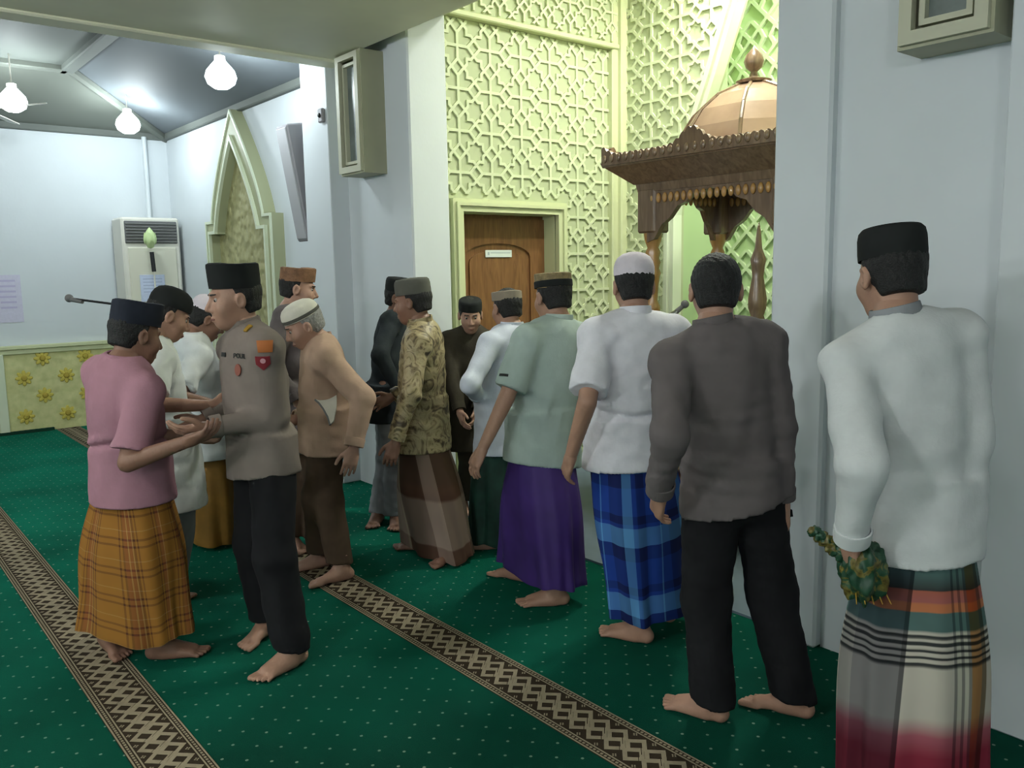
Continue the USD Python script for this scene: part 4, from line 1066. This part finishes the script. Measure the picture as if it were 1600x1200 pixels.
cap_navy = fabric("dark_navy_velvet", (0.018, 0.022, 0.034), noise=0.3)
cap_white = fabric("white_knit", (0.66, 0.60, 0.66), bump=0.5)
cap_cream = fabric("cream_knit", (0.62, 0.60, 0.52), bump=0.5)
cap_gold = plain("gold_brown_cap", (0.20, 0.15, 0.07), 0.7, noise=0.5, scale=40, bump=0.5)
cap_taupe = fabric("taupe_cap", (0.26, 0.22, 0.17))
cap_rust = plain("rust_cap", (0.20, 0.10, 0.05), 0.7, noise=0.4, scale=25, bump=0.5)
cap_grey = fabric("grey_cap", (0.10, 0.10, 0.085))
batik = M("gold_batik", {
    "t": ("texture_coordinate", {}), "n": ("noise_texture", {"scale": 11.0, "detail": 3.0, "distortion": 2.0}),
    "r": ("rgb_ramp", {"ramp": [(0.36, (0.06, 0.042, 0.022)), (0.44, (0.20, 0.15, 0.075)), (0.54, (0.40, 0.33, 0.19)), (0.64, (0.30, 0.24, 0.12)), (0.70, (0.10, 0.08, 0.03))]}),
    "p": ("principled_bsdf", {"roughness": 0.55})},
    [("t.object", "n.vector"), ("n.fac", "r.fac"), ("r.color", "p.base_color")], "p.BSDF")
purple = plain("purple_sarong", (0.045, 0.018, 0.15), 0.7, noise=0.25, scale=6)
dark_green = plain("dark_green_sarong", (0.006, 0.035, 0.024), 0.7, noise=0.5, scale=12)
gold_brown = plain("golden_brown_sarong", (0.20, 0.10, 0.012), 0.7, noise=0.25, scale=8)
OCH, DBR, RED_, TAN = (0.28, 0.125, 0.022), (0.085, 0.030, 0.014), (0.20, 0.055, 0.025), (0.36, 0.21, 0.08)
plaid_ochre = plaid("ochre_check", bands((5, OCH), (.5, DBR), (.7, OCH), (.5, DBR), (1.2, RED_), (.4, TAN), (1.0, RED_), (.4, TAN), (.8, DBR), (.6, OCH), (.5, DBR), (1, OCH)),
                    bands((4, OCH), (.7, DBR), (1.4, OCH), (.7, DBR), (2.2, OCH), (.3, TAN)), .15, .12)
BL, DB, LB = (0.010, 0.040, 0.24), (0.006, 0.012, 0.075), (0.09, 0.26, 0.52)
plaid_blue = plaid("blue_check", bands((3, BL), (.3, LB), (2, BL), (3, DB), (2.0, LB), (1, BL), (2, DB)), bands((3.4, BL), (1.8, DB), (2.4, LB), (.5, BL), (1.0, DB)), .28, .30)
BR, LT = (0.075, 0.040, 0.026), (0.30, 0.22, 0.18)
plaid_brown = plaid("brown_panel", bands((7, BR), (5, LT), (.4, (0.42, 0.36, 0.25)), (5, BR), (3, LT)), [(0, (0.10, 0.05, 0.035)), (0.12, (0.10, 0.05, 0.035)), (0.13, (0.30, 0.23, 0.19)), (0.42, (0.30, 0.23, 0.19)), (0.44, (0.075, 0.03, 0.02)), (0.5, (0.1, 0.05, 0.03)), (0.55, (0.075, 0.045, 0.03)), (1, (0.075, 0.045, 0.03))], 0.62, 0.86)
GY, OR, TE, WH, MR, DK = (0.15, 0.15, 0.17), (0.42, 0.15, 0.07), (0.07, 0.13, 0.13), (0.44, 0.42, 0.38), (0.20, 0.020, 0.042), (0.030, 0.034, 0.036)
many_u = bands((4.5, (.36, .36, .40)), (.4, (.2, .2, .22)), (3.2, (1.12, 1.08, 1.03)), (.25, (.5, .5, .5)), (.35, (1.1, 1.1, 1.0)), (.25, (.5, .5, .5)), (.35, (1.1, 1.1, 1.0)), (.25, (.5, .5, .5)), (1.2, (.75, .40, .17)), (.6, (.35, .28, .2)), (2.8, (1.05, 1.0, .96)), (2, (.5, .5, .52)))
_g = (on_floor(1390, 1250) + on_floor(1490, 1240)) / 2
def _z(row): return zrow(_g, row - 28) / 0.98
many_v = [(0, MR), (_z(1172), MR), (_z(1140), (0.30, 0.09, 0.12)), (_z(1112), WH), (_z(1038), WH)] + sum([[(_z(1034 - 10 * k), DK), (_z(1030 - 10 * k), DK), (_z(1029.5 - 10 * k), WH), (_z(1025 - 10 * k), WH)] for k in range(5)], []) + [(_z(984), TE), (_z(956), TE), (_z(955.5), OR), (_z(944), OR), (_z(943), (0.30, 0.10, 0.10)), (_z(926), (0.32, 0.10, 0.07)), (_z(925), DK), (_z(900), TE), (1, DK)]
plaid_many = plaid("many_coloured_check", many_u, many_v, 0.58, 0.98, 1.0, mode="multiply")

# ------------------------------------------------------------------ the men, left group
BROWN, TANS, DKB = (0.37, 0.212, 0.150), (0.42, 0.25, 0.185), (0.23, 0.122, 0.084)
P = {}
P["pink"] = person("man in a pink short-sleeved shirt, dark cap and ochre checked sarong", [(165, 1008), (240, 1030)], [(190, 1030), (316, 1022)], 62, (212, 525), 66, 14, s=0.985, skin=DKB,
    cap="songkok", cap_mat=cap_navy, hair=("black", "back"), shirt=pink_cloth, hem=780, sleeve="short", sleeve_cut=.66, width=1.03, depth=1.08, collar=pink_cloth, lower="sarong", lower_mat=plaid_ochre, lower_hem_px=979,
    hands=((306, 682, 0.02), (292, 690, -0.12)), poles=((-.4, -.5, -.8), (.2, -.5, -1)), palms=((.6, 0, .5), (-.6, .0, .5)), curl=(.7, .7), hipx=205, crease=688, seed=1)
P["behind"] = person("man in a dark cap with his head bowed, partly hidden behind the man in pink", [(205, 925), (238, 935)], [(232, 932), (280, 936)], 85, (263, 494), 84, 24, s=0.96, head_dep=-0.05, skin=BROWN,
    cap="kopiah", cap_mat=cap_black, hair=("black", "back"), shirt=white_cloth, hem=790, sleeve="short", lower="sarong", lower_mat=grey_trousers, lower_hem=0.08, hands=((345, 636, 0.0), (328, 634, -0.1)), face=True, curl=(.6, .6), hipx=262, seed=2)
P["white_left"] = person("man in a white cap and white shirt with golden brown sarong bowing his head", [(300, 848), (338, 852)], [(334, 850), (385, 846)], 80, (322, 500), 80, 26, s=0.97, head_dep=-0.05, skin=DKB,
    cap="kopiah", cap_mat=cap_white, hair=("black", "back"), shirt=white_cloth, hem=712, sleeve="short", collar=white_cloth, lower="sarong", lower_mat=gold_brown, lower_hem_px=842, hands=((372, 632, .10), (352, 636, -0.06)), palms=((.6, 0, .4), (-.6, 0, .4)), curl=(.6, .6), hipx=322, seed=3, sarong_r=1.05)
P["officer"] = person("police officer in a black cap and taupe uniform clasping hands with the man in pink", [(470, 1035), (425, 985)], [(402, 1066), (386, 1014)], -112, (366, 468), -106, 4, s=1.01, skin=BROWN,
    cap="songkok", cap_mat=cap_black, cap_h=1.05, hair=("black", "back"), shirt=taupe_cloth, hem=742, hem_tilt=-.12, sleeve="long", width=.98, depth=1.0, collar=taupe_cloth, lower="trousers", lower_mat=black_cloth, lower_hem=0.07, shirt_name="uniform_shirt",
    hands=((324, 668, -0.06), (318, 655, .14)), poles=((-.1, -1, -.6), (.5, -.6, -.6)), palms=((.5, 0, .8), (-.6, 0, .6)), curl=(.55, .5), face=True, moustache=False, hipx=412, seed=4, flare=.85, hip_shift=(-.02, 0))
P["rust"] = person("man in a rust brown cap standing against the white wall behind the older man", [(452, 852), (490, 852)], [(470, 862), (512, 862)], 100, (466, 452), 95, 8, s=0.98, head_dep=0.1, skin=TANS,
    cap="songkok", cap_mat=cap_rust, cap_h=.85, hair=("black", "back"), shirt=taupe_dark, hem=700, lower="trousers", lower_mat=brown_cloth, face=True, hipx=480, seed=5)
P["peach"] = person("older man in a cream knitted cap and peach shirt bowing his head", [(512, 884), (545, 905)], [(478, 890), (512, 912)], -95, (475, 508), -98, 26, hroll=6, s=0.97, head_dep=-.02, skin=TANS,
    band=(.004, .022, cap_grey), cap="kopiah", cap_mat=cap_cream, cap_h=.85, hair=("grey", "back"), shirt=peach_cloth, hem=702, hem_tilt=.06, sleeve="long", width=1.02, depth=1.05, collar=peach_cloth, lower="trousers", lower_mat=brown_cloth, lower_hem=.09,
    hands=((552, 700, -.08), (462, 655, -.06)), poles=((-.3, -1, 0), None), curl=(.5, .7), face=True, hipx=510, seed=6, sleeve_r=1.12, flare=.7)
P["dark"] = person("man in a black shirt leaning in cheek to cheek behind the man in batik", [(594, 812), (620, 816)], [(585, 822), (618, 826)], 95, (626, 466), 118, 8, s=0.97, head_dep=0.15, skin=DKB,
    cap="peci", cap_mat=cap_black, hair=("black", "back"), shirt=navy_cloth, hem=656, sleeve="long", width=1.0, lower="trousers", lower_mat=grey_trousers, lower_hem=.06, hands=((650, 610, 0), (625, 612, -.15)), poles=((-.5, -.5, -.6), (.9, -.5, -.6)), curl=(.5, .5), hipx=606, seed=7)
P["batik"] = person("man in a golden batik shirt, grey cap and brown panelled sarong", [(672, 858), (716, 872)], [(640, 858), (676, 888)], -80, (645, 473), -72, 6, s=0.97, head_dep=-.05, skin=DKB,
    cap="peci", cap_mat=cap_grey, hair=("black", "back"), shirt=batik, hem=700, sleeve="long", width=1.02, depth=1.05, collar=batik, lower="sarong", lower_mat=plaid_brown, lower_hem_px=858, hands=((618, 690, -.1), (612, 620, .05)), poles=((-.7, -.3, -.3), None), curl=(.6, .6), hipx=660, seed=8, shirt_name="batik_shirt")
# ------------------------------------------------------------------ the queue along the niche
P["boy"] = person("younger man in a dark brown shirt facing the room beside the wooden door", [(722, 796), (752, 796)], [(728, 816), (758, 815)], 172, (735, 493), 178, 14, s=0.93, head_dep=-.02, skin=TANS,
    cap="peci", cap_mat=cap_black, cap_h=.8, hair=("black", "full"), shirt=dark_brown, hem=700, sleeve="long", lower="trousers", lower_mat=dark_brown, lower_hem=.08, hands=((742, 655, -.25), (720, 650, -.22)), face=True, hipx=732, seed=9)
P["white_door"] = person("man in a white long-sleeved shirt, taupe cap and dark green sarong before the door", [(775, 858), (812, 852)], [(745, 858), (776, 850)], -45, (792, 482), -30, 8, s=0.96, skin=BROWN,
    cap="songkok", cap_mat=cap_taupe, cap_h=.55, hair=("black", "back"), shirt=white_blue, hem=704, sleeve="long", width=1.0, depth=1.05, collar=white_blue, lower="sarong", lower_mat=dark_green, lower_hem=.04, hands=((745, 618, .10), (790, 620, .3)), poles=((-1, -.4, -.5), (1, -.3, -.5)), hipx=783, seed=10, curl=(.6, .6))
P["mint"] = person("man in a mint green shirt and plain purple sarong, seen from behind", [(880, 945), (822, 910)], [(815, 946), (772, 898)], -38, (864, 465), -30, 6, s=1.0, skin=BROWN,
    band=(.002, .034, cap_black), cap="songkok", cap_mat=cap_gold, cap_h=.72, hair=("black", "back"), shirt=mint_cloth, hem=724, hem_tilt=-.16, sleeve="short", sleeve_cut=.66, width=1.10, depth=1.10, collar=mint_cloth, lower="sarong", lower_mat=purple, lower_hem_px=893, hands=((752, 706, -.02), (893, 712, .10)), poles=((-.3, -1, 0), (.3, -1, 0)), curl=(.5, .5), hipx=848, seed=11, sarong_r=1.0)
P["white_back"] = person("broad man in a white cap, white short-sleeved shirt and blue checked sarong", [(1010, 1005), (1046, 972)], [(944, 990), (1000, 962)], -28, (990, 448), -14, 4, s=1.01, skin=BROWN,
    cap="kopiah", cap_mat=cap_white, cap_h=.95, hair=("black", "back"), shirt=white_lilac, hem=724, hem_tilt=.03, sleeve="short", sleeve_cut=.66, width=1.16, depth=1.15, collar=white_lilac, lower="sarong", lower_mat=plaid_blue, lower_hem_px=945, hands=((892, 712, .0), (1078, 720, .06)), poles=((-.3, -1, 0), (.3, -1, 0)), curl=(.6, .5), hipx=985, crease=636, seed=12, sarong_r=1.05)
P["grey_officer"] = person("bareheaded man in a dark taupe shirt and black trousers, seen from behind", [(1125, 1128), (1258, 1122)], [(1034, 1098), (1192, 1105)], -30, (1118, 455), -10, 4, s=1.01, skin=BROWN,
    hair=("black", "full"), shirt=taupe_dark, hem=786, hem_tilt=.20, sleeve="long", width=1.0, depth=1.05, collar=taupe_dark, lower="trousers", lower_mat=black_cloth, lower_hem=.075, shirt_name="uniform_shirt", hands=((1030, 772, -.02), (1222, 785, .08)), poles=((-.4, -1, 0), (.3, -1, 0)), curl=(.7, .5), hipx=1146, seed=13, flare=1.0)
P["right"] = person("tall man in a black cap and loose grey white shirt with a many-coloured checked sarong", [(1390, 1250), (1490, 1240)], [(1320, 1262), (1410, 1255)], -34, (1392, 432), -34, 8, s=1.02, skin=BROWN,
    cap="peci", cap_mat=cap_black, cap_h=.98, hair=("black", "back"), shirt=linen, hem=862, hem_tilt=.10, sleeve="long", width=0.91, depth=1.0, collar=grey_trousers, lower="sarong", lower_mat=plaid_many, lower_hem=.03, hands=((1330, 848, .0), (1512, 850, .08)), poles=((-.3, -1, 0), (.3, -1, 0)), curl=(.8, .5), hipx=1440, seed=14, sleeve_r=1.06, flare=.8, fold=1.15)
# ------------------------------------------------------------------ badges on the uniform
off = P["officer"]; offs = off.sk["shirt"]
gold_m = plain("insignia_gold", (0.50, 0.30, 0.05), 0.35, metal=0.4)
orange_m = plain("patch_orange", (0.42, 0.13, 0.03), 0.7); red_m = plain("patch_red", (0.22, 0.02, 0.03), 0.7); pinkw = plain("patch_pale", (0.60, 0.32, 0.36), 0.7); tape_m = plain("tape_ink", (0.02, 0.022, 0.022), 0.7); badge_m = plain("badge_brown_red", (0.24, 0.075, 0.05), 0.6)
shield = Polygon([(-.026, .022), (.026, .022), (.026, -.008), (0, -.030), (-.026, -.008)])
pa = part("sleeve_patch", drape(off, 414, 542, Polygon([(-.032, .026), (.032, .026), (.028, -.022), (-.028, -.022)])), orange_m, offs, label="orange upper sleeve patch")
pb = part("sleeve_patch", drape(off, 411, 566, affinity.scale(shield, 1.1, 1.15)), red_m, offs, label="red shield sleeve patch with a pale middle")
drape_c = drape(off, 411, 563, Point(0, 0).buffer(.011, quad_segs=3), thick=.0055)
part("patch_emblem", drape_c, pinkw, offs)
txt = meshkit.text_mesh("POLRI", .0185, .0016, bold=True); txt.apply_translation(-np.array([txt.bounds[:, 0].mean(), txt.bounds[:, 1].mean(), 0]))
part("name_tape", drape(off, 376, 556, txt), tape_m, offs, label="dark lettering on the chest")
part("name_tape", drape(off, 350, 554, sbox(-.016, -.009, .016, .009)), tape_m, offs)
part("badge", drape(off, 373, 578, affinity.scale(Point(0, 0).buffer(.018, quad_segs=4), .9, 1.35), thick=.005), badge_m, offs, label="round brown red chest badge")
part("collar_insignia", drape(off, 388, 514, affinity.rotate(sbox(-.009, -.019, .009, .019), -12), thick=.006), gold_m, offs, label="gold collar insignia")
mi = P["mint"]
part("embroidery", drape(mi, 787, 586, sbox(-.026, -.006, .026, .006), thick=.0015), tape_m, mi.sk["shirt"], label="small dark embroidered mark on the sleeve")
# pocket flaps standing off the black trousers of the man seen from behind
go = P["grey_officer"]; sk = go.sk
for dz, w in ((-.06, .05), (-.20, .06), (-.36, .04)):
    b = sk["hip"] + sk["R0"] * .155 + np.array([0, 0, dz - .02]) + sk["F0"] * -.02
    part("pocket_flap", trimesh.convex.convex_hull(np.array([b, b + sk["R0"] * .062 + np.array([0, 0, -.03]), b + np.array([0, 0, -.06]), b + sk["F0"] * w, b + sk["F0"] * w + np.array([0, 0, -.06]), b + sk["R0"] * .066 + np.array([0, 0, -.055])])), black_cloth, go)

# ------------------------------------------------------------------ things held in the hands
def crumple(c, r, seed, frx=None, n=4, amp=.35):
    m = trimesh.creation.icosphere(n, 1.0); v = m.vertices
    a = 1 + amp * (meshkit.fbm(v * 2.2 + seed, 3, seed) - .5) * 2 + .10 * np.sin(v[:, 0] * 9 + 3 * meshkit.noise(v * 3 + seed))
    v = v * a[:, None] * np.asarray(r)
    m.vertices = (v @ frx if frx is not None else v) + c; return m
rk = P["right"].sk; hw = rk["arm"][-1]
hand_c = hw[1] + nrm(hw[2]) * .09
cloth_gg = M("green_gold_cloth", {"t": ("texture_coordinate", {}), "n": ("noise_texture", {"scale": 22.0, "detail": 3.0, "distortion": 1.5}),
    "r": ("rgb_ramp", {"ramp": [(0.35, (0.008, 0.045, 0.022)), (0.5, (0.015, 0.06, 0.03)), (0.56, (0.16, 0.13, 0.025)), (0.66, (0.07, 0.055, 0.015))]}), "p": ("principled_bsdf", {"roughness": 0.45})},
    [("t.object", "n.vector"), ("n.fac", "r.fac"), ("r.color", "p.base_color")], "p.BSDF")
fx = np.array([RM[0], -RM[1] * 0 + np.array([0, 0, 1.0]), np.cross(RM[0], [0, 0, 1.0])])
gc = at_depth(1348, 890, depth_of(hand_c) - .02)
t = thing("folded_cloth", "crumpled green and gold cloth in the hand of the tall man at the pillar", "cloth", gc)
part("bundle", crumple(gc, (.062, .095, .05), 3, fx), cloth_gg, t, smooth=50)
tip = at_depth(1272, 830, depth_of(hand_c) + .0)
part("loose_end", trimesh.util.concatenate([crumple(tip + (gc - tip) * k, (.020 + .012 * k, .016 + .012 * k, .014 + .01 * k), 5 + int(k * 9), fx, 3, .3) for k in (.02, .14, .26, .38, .5, .62)]), cloth_gg, t, smooth=50)
for k in range(5):
    a = gc + np.array([0, 0, -.04]) + RM[0] * (-.02 + .018 * k); part("gold_fringe", tube(a, a + np.array([0, 0, -.05]) + RM[0] * .006 * (k - 2) - RM[2] * .045, .0025, .0015, 6), gold_m, t)
pk = P["peach"]
pc, pn_ = on_cloth(pk, 508, 640)
x = nrm(np.cross([0, 0, 1.0], pn_)); y = np.cross(pn_, x)
fan = Polygon([(-.052, .05), (.0, .075), (.055, .092), (.06, .0), (.052, -.075), (.035, -.095), (.02, -.05), (-.005, -.005), (-.03, .03)])
m = extrude(fan, .014); m.apply_translation((0, 0, .006))
t = thing("folded_cloth", "pale folded cloth with a dark curved edge held against the peach shirt", "cloth", pc)
part("fold", to_wall(m, pc, x, y), cap_cream, t)
ed = [(-.052, .05), (-.03, .03), (-.005, -.005), (.02, -.05), (.035, -.095)]
part("dark_edge", cat_m([tube(pc + x * a[0] + y * a[1] + pn_ * .016, pc + x * b[0] + y * b[1] + pn_ * .016, .0055, .0055, 8) for a, b in zip(ed[:-1], ed[1:])]), dark_grey, t)
wd_ = P["white_door"].sk["arm"][-1]; we = wd_[1]; wdir = nrm(wd_[1] - wd_[0])
m = trimesh.creation.torus(.031, .006, 20, 8); m.apply_transform(trimesh.geometry.align_vectors([0, 0, 1], wdir)); m.apply_translation(we)
part("wristwatch", m, chrome, P["white_door"], smooth=True, label="shiny metal wristwatch")
